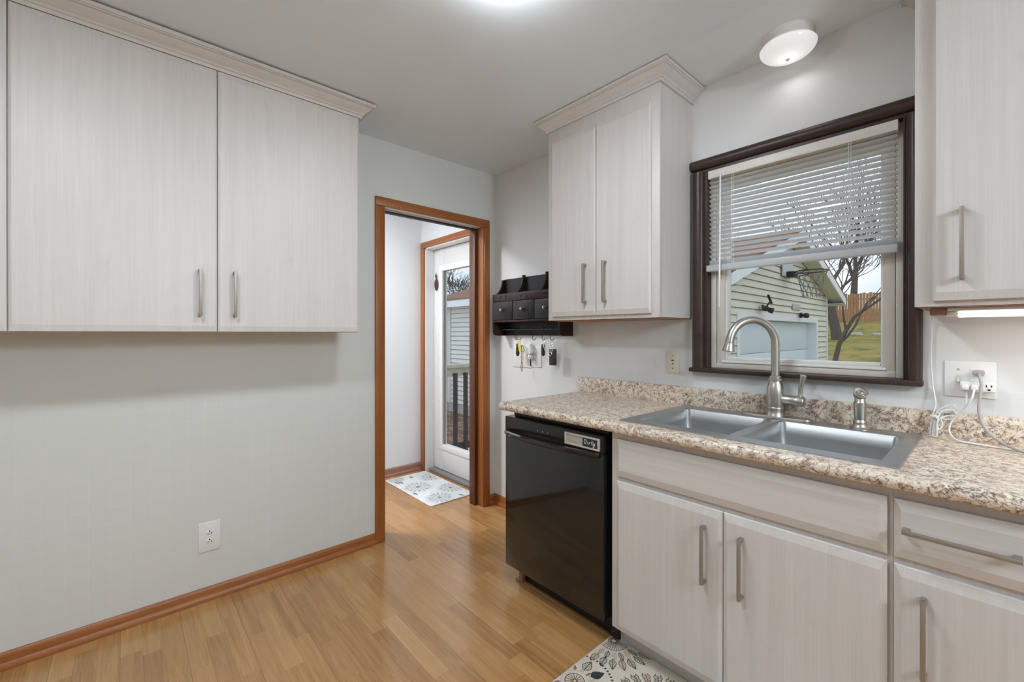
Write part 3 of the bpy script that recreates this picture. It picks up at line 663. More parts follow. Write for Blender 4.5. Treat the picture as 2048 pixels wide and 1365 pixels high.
# ================================================================ key rack with drawers
rk = thing('wall_key_rack', 'distressed black wooden key rack with three small drawers on the corner wall', 'shelf', (.43, 0, 1.248))
m_rack = noisy('distressed_black_paint', [(.3, (.010, .009, .010)), (.62, (.022, .019, .022)), (.75, (.05, .02, .014))], 16, 6, .45, (1, 1, 1))
m_rackr = noisy('worn_red_brown', [(.3, (.014, .008, .008)), (.58, (.034, .014, .011)), (.75, (.085, .03, .02))], 14, 6, .42)
K0, K1, KN = .115, .752, .122
mb = MB(B); mb.box(K0+.012, K1-.012, 1.25, 1.652, .0005, .012); mb.build('back_panel', m_rack, rk)
up_ = [(0.001, 1.35), (KN, 1.35), (KN, 1.532)] + [(KN-.004 - .088*(1-math.cos(PI/2*i/8)), 1.534 + .118*math.sin(PI/2*i/8)**1.0) for i in range(0, 9)] + [(.001, 1.654)]
up_ = [(0.001, 1.35), (KN, 1.35), (KN, 1.534)] + [(.036 + (KN-.004-.036)*(1-math.sin(PI/2*i/8)), 1.535 + .112*(1-math.cos(PI/2*i/8))) for i in range(0, 9)] + [(.001, 1.652)]
lo_ = [(0.001, 1.248)] + [(KN-.034+.034*math.sin(PI/2*i/6), 1.248+.034*(1-math.cos(PI/2*i/6))) for i in range(7)] + [(KN, 1.35), (.001, 1.35)]
for u in (K0, K1-.012):
    mb = MB(B); mb.prism([(b, a) for a, b in up_], u, u+.012, 'vn', .001); mb.build('side_panel', m_rackr, rk)
    mb = MB(B); mb.prism([(b, a) for a, b in lo_], u, u+.012, 'vn', .001); mb.build('bracket', m_rackr, rk)
for u in (.336, .556):
    mb = MB(B); mb.prism([(b + (.012 if b > 1.6 else 0), a) for a, b in up_[2:] + [(.001, 1.50)]][:] if 0 else [(1.53, .112)] + [(1.535 + .128*(1-math.cos(PI/2*i/8)), .036 + .076*(1-math.sin(PI/2*i/8))) for i in range(9)] + [(1.666, .012), (1.53, .012)], u-.006, u+.006, 'vn', .001)
    mb.build('divider', m_rackr, rk)
mb = MB(B); mb.box(K0+.012, K1-.012, 1.342, 1.354, .012, KN-.002, .001); mb.build('shelf_board', m_rackr, rk)
mb = MB(B); mb.box(K0+.012, K1-.012, 1.484, 1.538, KN-.016, KN-.003, .001); mb.build('front_rail', m_rackr, rk)
mb = MB(B); mb.box(K0+.012, K1-.012, 1.484, 1.492, .012, KN-.016); mb.build('shelf_board', m_rack, rk)
for i in range(3):
    u0 = .129 + i*.2045; u1 = u0+.199
    mb = MB(B); mb.box(u0, u1, 1.357, 1.481, .03, KN+.002, .002); d = mb.build('drawer', m_rack, rk)
    uc = (u0+u1)/2; mb = MB(B); mb.lathe((uc, -KN-.002, 1.425), (0, -1, 0), [(.005, 0), (.005, .010), (.010, .014), (.012, .019), (.009, .024), (.001, .025)], 18); mb.build('knob', m_brass, d)
    mb = MB(B); ringbox(mb, uc-.03, uc+.03, 1.497, 1.527, .005, KN-.004, KN-.0005, .001); mb.build('label_holder', m_blackiron, rk)
mb = MB(B); mb.tube([(K0+.012, 1.29, .062), (K1-.012, 1.29, .062)], .0045, 10); mb.build('rod', m_blackiron, rk)
# S hooks on the rod and what hangs from them
def s_hook(u, lab, rot=0.):
    mb = MB(B); zt = 1.29; r = .0075
    pts = [(0, zt + r*math.sin(a), .062 + r*math.cos(a)) for a in [PI*1.25 - i*PI*1.25/8 for i in range(9)]]
    # lower loop
    c, s_ = math.cos(rot), math.sin(rot)
    low = [(.016*math.sin(q), -.016*math.cos(q)) for q in [-.9 + i*(PI*.5+.9)/10 for i in range(11)]]
    zc = 1.236
    p2 = [(0, zt-.006, .0695), (0, zt-.02, .069), (-.004, zc+.03, .066), (-.0155, zc+.004, .062)] + [(-.016*math.cos(q), zc - .016*math.sin(q), .062) for q in [i*PI*.95/10 for i in range(1, 11)]]
    P = [(x*c, z, n_ + x*s_) for x, z, n_ in pts + p2]
    mb.tube([(u+x, z, n_) for x, z, n_ in P], .0021, 7)
    return tag(mb.build('s_hook', m_blackiron, loc=(u, -.062, 1.24)), lab, 'hook', 'wire hooks on the key rack rod')
s_hook(.300, 'leftmost black wire hook on the key rack rod', .3); s_hook(.326, 'black wire hook holding the yellow-tagged keys', -.4)
s_hook(.474, 'empty black wire hook in the middle of the key rack rod'); s_hook(.558, 'black wire hook holding the plain car key fob', .2); s_hook(.634, 'black wire hook holding the leather key pouch')
def ring(mb, c, r, t=.0012, ax='B'):
    mb.tube([(c[0]+r*math.cos(i*2*PI/14), c[1]+r*math.sin(i*2*PI/14), c[2]) for i in range(15)], t, 6, False)
kb = thing('key_bunch', 'key bunch with a bright yellow tag hanging under the key rack', 'keys', (.33, -.064, 1.1))
mb = MB(B); ring(mb, (.334, 1.208, .064), .014); mb.build('key_ring', m_chrome, kb)
mb = MB(B); mb.prism([(.308, 1.195), (.328, 1.197), (.331, 1.125), (.322, 1.108), (.308, 1.112), (.303, 1.125)], .058, .070, 'uv', .003); mb.build('key_fob', m_blackm, kb)
mb = MB(B); mb.prism([(.325, 1.213), (.349, 1.210), (.363, 1.148), (.339, 1.142)], .072, .0735, 'uv'); mb.build('yellow_tag', m_yellow, kb)
mb = MB(B); mb.tube([(.357, 1.186, .066), (.372, 1.18, .066), (.384, 1.152, .066), (.378, 1.142, .066), (.362, 1.146, .066), (.355, 1.18, .066), (.357, 1.186, .066)], .003, 8); mb.build('carabiner', flat('dull_green_metal', (.20, .21, .18), .4, .8), kb)
mb = MB(B); mb.tube([(.36, 1.146, .066), (.362, 1.10, .067), (.360, 1.075, .066), (.352, 1.045, .066), (.355, 1.015, .066), (.363, 1.008, .066), (.369, 1.018, .066), (.370, 1.045, .066), (.363, 1.075, .067)], .0022, 7); mb.build('wrist_loop', m_red, kb)
mb = MB(B); mb.prism([(.343, 1.150), (.350, 1.150), (.351, 1.105), (.347, 1.098), (.341, 1.104)], .064, .066, 'uv'); mb.build('key', m_chrome, kb)
k2 = thing('car_key', 'dark oval car key fob hanging third from left under the key rack', 'keys', (.558, -.064, 1.13))
mb = MB(B); ring(mb, (.560, 1.208, .064), .012); mb.build('key_ring', m_chrome, k2)
mb = MB(B); mb.prism([(.546, 1.196), (.560, 1.200), (.570, 1.188), (.574, 1.145), (.568, 1.122), (.556, 1.118), (.546, 1.126), (.543, 1.16)], .058, .071, 'uv', .004); mb.build('fob', m_blackm, k2)
mb = MB(B); mb.prism([(.562, 1.200), (.570, 1.201), (.585, 1.160), (.580, 1.152)], .072, .074, 'uv', .0006); mb.build('key_blade', m_chrome, k2)
k3 = thing('key_pouch', 'black leather key pouch on a chrome chain at the right of the key rack', 'keys', (.634, -.064, 1.07))
mb = MB(B); ring(mb, (.634, 1.212, .064), .010)
for i in range(4): ring(mb, (.633+(.003 if i % 2 else -.003), 1.196-i*.013, .066+.002*(i % 2)), .0075, .0018)
mb.build('chain', m_chrome, k3)
mb = MB(B); mb.box(.612, .668, 1.064, 1.166, .056, .068, .004); mb.build('pouch', m_leather, k3)
mb = MB(B); ring(mb, (.628, 1.135, .0715), .012, .0022); mb.build('split_ring', m_chrome, k3)

# ================================================================ outlets and switches
def sockets(mb, fr, u, v, n, s_=1.0, horiz=False):
    """slot cluster of one socket face"""
    for a, b_, w_, h_ in ((-.0065, .0035, .0022, .0075), (.0065, .0035, .0022, .0065)): mb.box(u+(a-w_/2)*s_, u+(a+w_/2)*s_, v+(b_-h_/2)*s_, v+(b_+h_/2)*s_, n, n+.0006)
    mb.box(u-.0028*s_, u+.0028*s_, v-.0085*s_, v-.0035*s_, n, n+.0006)
def outlet(fr, u, v, w_, h_, label, name='wall_outlet', m=None, duplex=True, upside=False):
    p = fr(u, v, 0); o = thing(name, label, 'outlet', tuple(p)); m = m or m_white
    mb = MB(fr); mb.box(u-w_/2, u+w_/2, v-h_/2, v+h_/2, .0003, .006, .0025); mb.build('cover_plate', m, o)
    if duplex:
        for s_ in (-1, 1):
            vc = v + s_*.0195
            mb = MB(fr); mb.prism(arc((u, vc), .0172, -.62, .62, 6) + arc((u, vc), .0172, PI-.62, PI+.62, 6), .005, .0078, 'uv', .0008); q = mb.build('socket', m, o)
            mb = MB(fr)
            if upside:
                for a in (-.0065, .0065): mb.box(u+a-.0011, u+a+.0011, vc-.0075, vc-.0005, .0078, .0084)
                mb.box(u-.0028, u+.0028, vc+.0035, vc+.0085, .0078, .0084)
            else: sockets(mb, fr, u, vc, .0078)
            mb.build('slots', m_dark, q)
        mb = MB(fr); mb.lathe(fr(u, v, .006), fr(0, 0, 1) - fr(0, 0, 0), [(.003, 0), (.003, .0008), (.001, .0012)], 10); mb.build('screw', m, o)
    return o
outlet(A, -1.765, .300, .089, .138, 'white duplex outlet low on the left wall', upside=True)
outlet(B, .300, 1.118, .185, .178, 'wide painted outlet plate under the left of the key rack')
o2 = outlet(B, .430, 1.108, .108, .14, 'white outlet plate with a plugged-in night light under the key rack')
nl = thing('plug_in_night_light', 'white plug-in night light with clear shade under the key rack', 'night light', (.392, -.01, 1.13))
mb = MB(B); mb.prism(rrect(.372, .420, 1.125, 1.192, .012), .0085, .046, 'uv', .004); mb.build('body', m_white, nl)
mb = MB(B); mb.lathe((.405, -.03, 1.124), (0, 0, -1), [(.010, 0), (.017, .006), (.021, .018), (.020, .03), (.014, .034)], 18); mb.build('shade', flat('pressed_glass', (.55, .56, .56), .08, 0, .8), nl)
sw = thing('switch_plate', 'small almond wall plate between backsplash and left window casing', 'switch', (1.404, 0, 1.119))
mb = MB(B); mb.box(1.369, 1.439, 1.063, 1.177, .0003, .006, .0025); mb.build('cover_plate', m_almond, sw)
mb = MB(B); mb.lathe((1.404, -.006, 1.150), (0, -1, 0), [(.0035, 0), (.0035, .001), (.001, .0015)], 10); mb.build('screw', m_steelh, sw); mb = MB(B); mb.lathe((1.404, -.006, 1.088), (0, -1, 0), [(.0035, 0), (.0035, .001), (.001, .0015)], 10); mb.build('screw', m_steelh, sw)
mb = MB(B); mb.box(1.398, 1.410, 1.126, 1.131, .006, .0072); mb.box(1.400, 1.408, 1.108, 1.113, .006, .0072); mb.build('slot', m_dark, sw)
# double plate: toggle switch beside a ground-fault outlet
P0, P1, Q0, Q1 = 2.3705, 2.488, 1.055, 1.172
pw = thing('switch_and_outlet_plate', 'white double wall plate with toggle switch and outlet right of the window', 'outlet', (2.43, 0, 1.115))
mb = MB(B); mb.box(P0, P1, Q0, Q1, .0003, .006, .003); mb.build('cover_plate', m_white, pw)
mb = MB(B); mb.box(2.398, 2.408, 1.103, 1.127, .006, .0075); mb.build('switch_frame', m_almond, pw)
mb = MB(B); mb.prism([(1.109, .007), (1.117, .007), (1.108, .018), (1.101, .016)], 2.3995, 2.4065, 'vn', .001); mb.build('toggle', m_almond, pw)
mb = MB(B); mb.lathe((2.403, -.006, 1.145), (0, -1, 0), [(.0035, 0), (.0035, .001), (.001, .0015)], 10); mb.build('screw', m_grey, pw)
mb = MB(B); mb.box(2.430, 2.466, 1.078, 1.150, .006, .009, .0015); mb.build('socket_face', m_white, pw)
tp = thing('outlet_tap', 'white three-way outlet tap plugged into the double wall plate', 'adapter', (2.448, -.02, 1.09))
mb = MB(B); mb.box(2.408, 2.486, 1.078, 1.108, .0095, .040, .003); bd = mb.build('body', m_white, tp)
mb = MB(B); 
for a in (2.4665, 2.4775): mb.box(a-.0012, a+.0012, 1.094, 1.101, .040, .0407)
mb.box(2.469, 2.475, 1.083, 1.088, .040, .0407); mb.build('slots', m_dark, bd)
def cord(pts, r, name, m, lab, cat='cord', group=None, plug=None):
    o = thing(name, lab, cat, pts[0]); P = [Vector(p) for p in pts]; Q = []
    for i in range(len(P)-1):
        a, b, c, d = P[max(i-1, 0)], P[i], P[i+1], P[min(i+2, len(P)-1)]
        for k in range(8):
            t_ = k/8; Q.append(.5*((2*b) + (c-a)*t_ + (2*a-5*b+4*c-d)*t_*t_ + (3*b-a-3*c+d)*t_**3))
    Q.append(P[-1]); mb = MB(); mb.tube([tuple(q) for q in Q], r, 8); mb.build('wire', m, o); return o
# under-cabinet tube light and its cord
ul = thing('under_cabinet_light', 'lit fluorescent tube under the right wall cabinet', 'lamp', (2.7, -.2, 1.33))
mb = MB(B); mb.box(2.352, 2.39, 1.318, 1.3395, .175, .235, .002); mb.build('end_cap', flat('brown_cap', (.30, .19, .14), .5), ul)
mb = MB(B); mb.box(2.39, 2.98, 1.330, 1.3395, .17, .24, .002); mb.build('housing', m_white, ul)
mb = MB(B); mb.tube([(2.386, 1.322, .205), (2.415, 1.322, .205)], .008, 14); mb.build('tube_socket', m_white, ul)
mb = MB(B); mb.tube([(2.412, 1.321, .205), (2.98, 1.321, .205)], .0095, 14); mb.build('tube', flat('lit_tube', (1, 1, 1), .4, emit=(1, .98, .95), es=4), ul)
area('tube_light', (2.70, -.205, 1.305), .56, .9, (1, .98, .95), (0, 0, 0), 'RECTANGLE', .03)
tx, ty = 2.345, -.012
c1 = cord([(2.362, -.2, 1.33), (2.35, -.12, 1.326), (2.343, -.03, 1.318), (tx-.004, ty, 1.28), (tx-.006, ty, 1.18), (tx-.002, ty, 1.09), (tx+.006, ty-.012, 1.03), (tx+.002, -.03, 1.0), (tx-.004, -.034, .96), (tx-.006, -.036, .925),
    (tx+.004, -.045, .922), (tx+.006, -.04, .96), (tx+.01, -.034, 1.0), (tx+.04, -.034, 1.028), (tx+.055, -.034, 1.018), (tx+.04, -.034, 1.004), (tx+.01, -.036, .995), (tx+.002, -.04, .95), (tx+.001, -.044, .924), (tx+.01, -.05, .923), (tx+.012, -.046, .97),
    (tx+.02, -.04, 1.003), (tx+.045, -.04, 1.012), (tx+.055, -.04, .995), (tx+.03, -.042, .99), (tx+.012, -.044, .97), (tx+.015, -.048, .945), (tx+.024, -.046, .96), (tx+.02, -.044, .985), (tx+.03, -.044, .98), (tx+.055, -.045, .99), (tx+.076, -.048, 1.03), (tx+.078, -.046, 1.085)], .0023, 'light_cord', m_white, 'white lamp cord bunched on the countertop beside the sink')
mb = MB(B); mb.prism([(2.412, 1.083), (2.430, 1.083), (2.430, 1.100), (2.412, 1.100)], .0402, .060, 'uv', .004); mb.build('plug', m_white, c1)
mb = MB(); mb.tube([(tx-.003, -.04, .985), (tx+.012, -.047, .985)], .006, 8); mb.build('cord_tie', m_white, c1)
c2 = cord([(2.441, -.058, 1.088), (2.436, -.072, 1.06), (2.418, -.06, 1.02), (2.395, -.05, .985), (2.385, -.052, .955), (2.39, -.06, .932), (2.41, -.08, .921), (2.46, -.09, .919), (2.52, -.10, .9185), (2.62, -.12, .9185)], .0028, 'extension_cord', m_white, 'thin white cord running along the countertop under the wall plate')
mb = MB(B); mb.prism([(2.433, 1.084), (2.451, 1.084), (2.451, 1.101), (2.433, 1.101)], .0402, .062, 'uv', .004); mb.build('plug', m_white, c2)
c3 = cord([(2.449, -.030, 1.136), (2.452, -.048, 1.128), (2.456, -.058, 1.10), (2.452, -.064, 1.05), (2.452, -.07, 1.01), (2.464, -.078, .97), (2.49, -.09, .94), (2.54, -.14, .9225), (2.62, -.20, .9225)], .0042, 'appliance_cord', m_grey, 'thick grey appliance cord hanging from the double wall plate')
mb = MB(B); mb.prism(rrect(2.436, 2.463, 1.128, 1.146, .006, 3), .0095, .032, 'uv', .002); mb.build('plug', m_grey, c3)

# ================================================================ ceiling lamps
def ceiling_lamp(x, y, r, lab, opal):
    o = thing('ceiling_lamp', lab, 'lamp', (x, y, H), 'flush ceiling lamps')
    mb = MB(); mb.lathe((x, y, H-.0002), (0, 0, -1), [(r*.93, 0), (r*.93, .006), (r*.90, .010), (r*.90, .030), (r*.92, .034), (r*.88, .038), (r*.84, .040), (r*.84, .002)], 48, False); mb.build('lamp_base', m_lampw, o)
    mb = MB(); pr = [(r*math.cos(a), .046 + r*.48*math.sin(a)) for a in [PI/2*i/14 for i in range(15)]]
    mb.lathe((x, y, H), (0, 0, -1), [(r*.86, .040), (r*.97, .042)] + pr[:-1] + [(.001, pr[-1][1])], 56, False); mb.build('glass_shade', opal, o)
    mb = MB(); mb.lathe((x, y, H-.045-r*.48), (0, 0, -1), [(.006, -.002), (.007, .003), (.004, .007), (.001, .008)], 14); mb.build('finial', m_lampw, o)
    return o
def opal_glass(name, glow):
    m, n, l, b = M(name); n.remove(b)
    tr = n.new('ShaderNodeBsdfTranslucent'); tr.inputs[0].default_value = (.85, .84, .82, 1); gl = nd(n, 'BsdfGlossy', Roughness=.15); df = n.new('ShaderNodeBsdfDiffuse'); df.inputs[0].default_value = (.78, .77, .76, 1)
    em = n.new('ShaderNodeEmission'); em.inputs[0].default_value = (.9, .95, 1, 1); em.inputs[1].default_value = glow
    x1 = n.new('ShaderNodeMixShader'); x1.inputs[0].default_value = .5; x2 = n.new('ShaderNodeMixShader'); x2.inputs[0].default_value = .06; x3 = n.new('ShaderNodeAddShader')
    l.new(df.outputs[0], x1.inputs[1]); l.new(tr.outputs[0], x1.inputs[2]); l.new(x1.outputs[0], x2.inputs[1]); l.new(gl.outputs[0], x2.inputs[2]); l.new(x2.outputs[0], x3.inputs[0]); l.new(em.outputs[0], x3.inputs[1]); l.new(x3.outputs[0], n['Material Output'].inputs[0]); return m
m_opal = opal_glass('opal_glass', .2); m_opal2 = opal_glass('bright_opal_glass', 33)
def bulb(x, y, z, p):
    d = bpy.data.lights.new('bulb_light', 'POINT'); d.energy = p; d.shadow_soft_size = .025; d.color = (1, .97, .93); o = bpy.data.objects.new('bulb_light', d); o.location = (x, y, z); C.objects.link(o)
LX, LY = 1.938, -.108
ceiling_lamp(LX, LY, .097, 'oval white glass flush lamp on the ceiling above the window', m_opal)
bulb(LX, LY, H-.062, .11)
area('sink_lamp_light', (LX, LY, H-.112), .14, LAMP_SINK, (1, 1, 1))
ceiling_lamp(1.472, -1.178, .105, 'flush glass lamp cut off by the top edge of the photo', m_opal2)

# ================================================================ floor mats
m_matw = noisy('cream_mat', [(.3, (.62, .555, .455)), (.7, (.70, .635, .535))], 18, 4, .6)
m_matg = noisy('pale_grey_mat', [(.3, (.66, .68, .68)), (.7, (.78, .79, .79))], 18, 4, .6)
m_inkd = flat('charcoal_print', (.045, .038, .04), .6); m_inkb = flat('brown_print', (.16, .09, .06), .6); m_inkt = flat('tan_print', (.50, .40, .28), .6)
m_inkg = flat('grey_print', (.21, .225, .235), .6); m_inkl = flat('light_grey_print', (.40, .42, .43), .6)
class Mat:
    def __init__(s, x0, x1, y0, y1, h): s.b = (x0, x1, y0, y1); s.mb = MB(); s.h = h; s.mb.prism(rrect(x0, x1, y0, y1, .02), 0.0005, h, 'uv', .002); s.k = 0
    def poly(s, pts, mi):
        # keep the print inside the mat
        x0, x1, y0, y1 = s.b; e = .004
        pts = [(min(max(p[0], x0+e), x1-e), min(max(p[1], y0+e), y1-e)) for p in pts]
        ar = sum(pts[i][0]*pts[(i+1) % len(pts)][1] - pts[(i+1) % len(pts)][0]*pts[i][1] for i in range(len(pts)))
        if abs(ar) < 2e-6: return
        if ar < 0: pts = pts[::-1]
        s.mb.mi = mi; s.k = (s.k+1) % 12; s.mb.flatpoly(pts, s.h + .0002 + .00003*s.k); s.mb.mi = 0
    def stroke(s, a, b, w_, mi):
        a, b = Vector(a), Vector(b); d = (b-a); 
        if d.length < 1e-6: return
        nn = Vector((-d.y, d.x)).normalized()*w_/2; s.poly([a+nn, b+nn, b-nn, a-nn], mi)
    def leaf(s, c, ang, L, w_, mi, fill=None, style='leaf'):
        """pointed leaf from stem point c, growing along ang"""
        ca, sa = math.cos(ang), math.sin(ang); P = lambda x, y: (c[0]+x*ca-y*sa, c[1]+x*sa+y*ca)
        if style == 'leaf': prof = [(t, math.sin(PI*t**.8)*(.55+.45*(1-t))) for t in [i/10 for i in range(11)]]
        else: prof = [(t, (.35+.65*t)*(.72+.28*abs(math.sin(PI*3.5*t)))*(1 if t < .9 else .55)) for t in [i/14 for i in range(15)]]
        up_, lo = [P(t*L, y*w_/2) for t, y in prof], [P(t*L, -y*w_/2) for t, y in prof]
        if fill is not None: s.poly(up_ + lo[::-1][1:-1], fill)
        vm = mi
        lw = max(.0018, L*.05)
        if style == 'leaf' or fill is None:
            for q in (up_, lo):
                for a, b in zip(q, q[1:]): s.stroke(a, b, lw, vm)
        s.stroke(P(-L*.15, 0), P(L*.92, 0), lw, vm)
        for t in (.2, .36, .52, .68, .82):
            y = [q for q in prof if q[0] <= t][-1][1]*w_/2*.85
            for sg in (-1, 1): s.stroke(P(t*L-.06*L, 0), P(t*L+.08*L, sg*y), lw*.8, vm)
    def ringleaves(s, c, r, n_, L, w_, cols, a0=0, a1=2*PI, style='leaf'):
        for i in range(n_):
            a = a0 + (a1-a0)*i/n_; p = (c[0]+r*math.cos(a), c[1]+r*math.sin(a))
            x0, x1, y0, y1 = s.b; q = (p[0]+L*math.cos(a), p[1]+L*math.sin(a))
            if not (x0+.004 < p[0] < x1-.004 and y0+.004 < p[1] < y1-.004 and x0 < q[0] < x1 and y0 < q[1] < y1): continue
            mi, fill = cols[i % len(cols)]; s.leaf(p, a, L, w_, mi, fill, style)
    def circle(s, c, r, w_, mi, n_=40, dash=1.):
        for i in range(n_):
            a, b = 2*PI*i/n_, 2*PI*(i+dash)/n_
            s.stroke((c[0]+r*math.cos(a), c[1]+r*math.sin(a)), (c[0]+r*math.cos(b), c[1]+r*math.sin(b)), w_, mi)
    def rays(s, c, r0, r1, n_, w_, mi):
        for i in range(n_):
            a = 2*PI*i/n_; p = (c[0]+r0*math.cos(a), c[1]+r0*math.sin(a)); q = (c[0]+r1*math.cos(a), c[1]+r1*math.sin(a))
            x0, x1, y0, y1 = s.b
            if x0 < p[0] < x1 and x0 < q[0] < x1 and y0 < p[1] < y1 and y0 < q[1] < y1: s.stroke(p, q, w_, mi)
# kitchen mat in front of the sink: 0 base 1 charcoal 2 brown 3 tan
km = Mat(1.425, 2.30, -1.06, -.551, .010)
c = (1.452, -.578)
km.circle(c, .055, .002, 1, 44); km.circle(c, .022, .002, 1, 20); km.rays(c, .024, .054, 34, .0024, 1); km.rays(c, .008, .02, 12, .006, 2)
km.ringleaves(c, .068, 20, .042, .022, [(1, None), (3, None), (1, None), (3, 3)]); km.ringleaves(c, .105, 22, .052, .031, [(1, None), (2, None), (1, None)], .15, 2*PI+.15)
c = (1.478, -.855)
km.circle(c, .035, .003, 1, 30); km.circle(c, .05, .002, 3, 30); km.rays(c, .005, .032, 16, .003, 2)
km.ringleaves(c, .053, 14, .022, .012, [(3, None), (2, None)]); km.ringleaves(c, .066, 11, .054, .042, [(1, None), (1, 2), (1, 1), (1, None), (2, None)])
km.circle(c, .136, .009, 1, 60, .45)
c = (1.745, -.745)
km.circle(c, .03, .003, 1, 30); km.rays(c, .004, .028, 14, .003, 1); km.ringleaves(c, .04, 14, .06, .034, [(1, None)], 0, 2*PI, 'oak'); km.ringleaves(c, .105, 22, .058, .036, [(1, None), (1, None), (2, None)], .1, 2*PI+.1, 'oak')
c = (2.05, -.66); km.circle(c, .04, .003, 1, 30); km.ringleaves(c, .06, 22, .05, .025, [(1, None), (2, None)]); km.ringleaves(c, .12, 30, .05, .03, [(1, None), (3, 3)])
tag(km.mb.build('floor_mat', [m_matw, m_inkd, m_inkb, m_inkt], loc=(1.86, -.8, 0)), 'cream leaf-printed floor mat on the floor in front of the sink', 'mat')
# hall mat: 1 grey 2 light grey
hm = Mat(-.985, -.243, -.405, -.012, .009)
for (c, R_) in (((-.655, -.275), .115), ((-.345, -.265), .10), ((-.470, -.085), .10), ((-.80, -.07), .09), ((-.93, -.33), .07)):
    hm.poly(arc(c, R_*.17, 0, 2*PI, 16)[:-1], 1); hm.circle(c, R_*.28, .004, 2, 26); hm.circle(c, R_*.52, .006, 1, 30, .5)
    hm.ringleaves(c, R_*.32, 12, R_*.2, R_*.1, [(2, None)]); hm.ringleaves(c, R_*.62, 16, R_*.36, R_*.22, [(1, None), (2, 2)]); hm.circle(c, R_*1.08, .004, 2, 36, .6)
for (x, y, a) in ((-.875, -.365, .2), (-.86, -.335, .15), (-.93, -.20, 0), (-.30, -.12, .4), (-.56, -.37, .1)): hm.leaf((x, y), a, .06, .026, 1, 1)
tag(hm.mb.build('door_mat', [m_matg, m_inkg, m_inkl], loc=(-.6, -.2, 0)), 'pale grey printed mat in the hall before the back door', 'mat')

# ================================================================ outdoors
GZ = -.64
mb = MB()
NX, NY = 22, 30; gv = []
def ground_z(x, y):
    t_ = max(0., y - 13.); return GZ + .09*t_ - (.0 if t_ < 1 else 0)
for j in range(NY+1):
    y = .16 + (70-.16)*(j/NY)**1.6
    gv.append([mb.bm.verts.new((-40 + 70*i/NX, y, ground_z(0, y))) for i in range(NX+1)])
for j in range(NY):
    for i in range(NX): mb.bm.faces.new((gv[j][i], gv[j][i+1], gv[j+1][i+1], gv[j+1][i]))
struct(mb.build('ground', m_lawn))
mb = MB(); mb.box(-9, -1.6, 1.7, 3.84, GZ-.05, GZ+.012); tag(mb.build('leaf_litter', m_leaves), 'brown fallen leaves covering the ground outside the back door', 'leaves', kind='stuff')
# garage
GX, GY0, GY1, GXR = .04, 3.9, 9.21, -6.5
ga = thing('garage', 'beige sided garage with gable front seen through the window', 'building', (-3, 6.5, GZ))
EZ, PZ = 1.97, 2.86; YC = (GY0+GY1)/2
OY0, OY1, OZ = 4.47, 8.38, 1.48     # door opening
def gable(y): return EZ + .12 + (PZ-EZ)*(1-abs(y-YC)/((GY1-GY0)/2))
# front: lap siding boards as stepped strips in one mesh
mb = MB(); LP = .108; z = -.42
while z < PZ+.2:
    z1 = z+LP
    def seg(ya, yb):
        if yb-ya < .02: return
        a = mb.bm.verts.new((GX+.016, ya, z)); b = mb.bm.verts.new((GX+.016, yb, z)); c_ = mb.bm.verts.new((GX+.002, yb, z1)); d_ = mb.bm.verts.new((GX+.002, ya, z1)); e_ = mb.bm.verts.new((GX, ya, z)); f_ = mb.bm.verts.new((GX, yb, z))
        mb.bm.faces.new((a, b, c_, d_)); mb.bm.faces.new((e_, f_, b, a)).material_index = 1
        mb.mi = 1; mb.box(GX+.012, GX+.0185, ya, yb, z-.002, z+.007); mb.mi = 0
    ya, yb = GY0, GY1
    if z1 > EZ+.12:
        hw = (GY1-GY0)/2*(1-(z1-EZ-.12)/(PZ-EZ)); ya, yb = YC-hw, YC+hw
    if yb > ya:
        if z + LP*.5 < OZ+.08: seg(ya, OY0-.1); seg(OY1+.1, yb)
        else: seg(ya, yb)
    z = z1
m_lap = flat('lap_shadow_edge', (.20, .20, .17), .8)  # shadow lines under the siding laps, put in as a dark colour
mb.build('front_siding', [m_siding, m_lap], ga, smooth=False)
mb = MB(); z = -.42
while z < EZ+.1:
    z1 = z+LP; vs = [mb.bm.verts.new(p) for p in ((GXR, GY0-.016, z), (GX, GY0-.016, z), (GX, GY0-.002, z1), (GXR, GY0-.002, z1), (GXR, GY0, z), (GX, GY0, z))]
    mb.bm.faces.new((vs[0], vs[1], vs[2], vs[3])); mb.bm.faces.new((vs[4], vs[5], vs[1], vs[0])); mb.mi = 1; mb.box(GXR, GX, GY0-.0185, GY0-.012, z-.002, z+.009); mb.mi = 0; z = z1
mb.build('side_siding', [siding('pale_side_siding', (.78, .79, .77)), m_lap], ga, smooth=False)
mb = MB(); mb.box(GXR, GX-.005, GY1-.1, GY1, GZ, EZ+.1); mb.box(GXR, GXR+.1, GY0, GY1, GZ, EZ+.1); mb.build('rear_wall', m_siding, ga)
mb = MB(); mb.box(GXR-.02, GX+.005, GY0-.01, GY0+.19, GZ-.1, -.40); mb.build('foundation', m_block, ga)
mb = MB(); mb.box(GX-.19, GX+.005, OY1+.1, GY1, GZ-.1, -.4); mb.build('foundation', m_block, ga)
mb = MB()
for k in range(17): mb.box(GXR+.4*k-.006, GXR+.4*k+.006, GY0-.013, GY0-.009, GZ, -.40)
mb.box(GXR, GX, GY0-.013, GY0-.009, -.525, -.515); mb.build('mortar_joint', flat('mortar', (.26, .26, .25), .9), ga)
mb = MB(); mb.box(GXR-.03, GXR+.13, GY0-.03, GY0+.05, -.42, EZ+.05); mb.build('corner_trim', flat('grey_white_trim', (.60, .62, .62), .5), ga)
mb = MB(); mb.box(GX-.05, GX+.03, GY1-.06, GY1+.02, -.42, EZ+.10); mb.build('corner_trim', m_extw, ga); mb = MB(); mb.box(GX-.05, GX+.03, GY0-.02, GY0+.06, -.42, EZ+.10); mb.build('corner_trim', m_extw, ga)
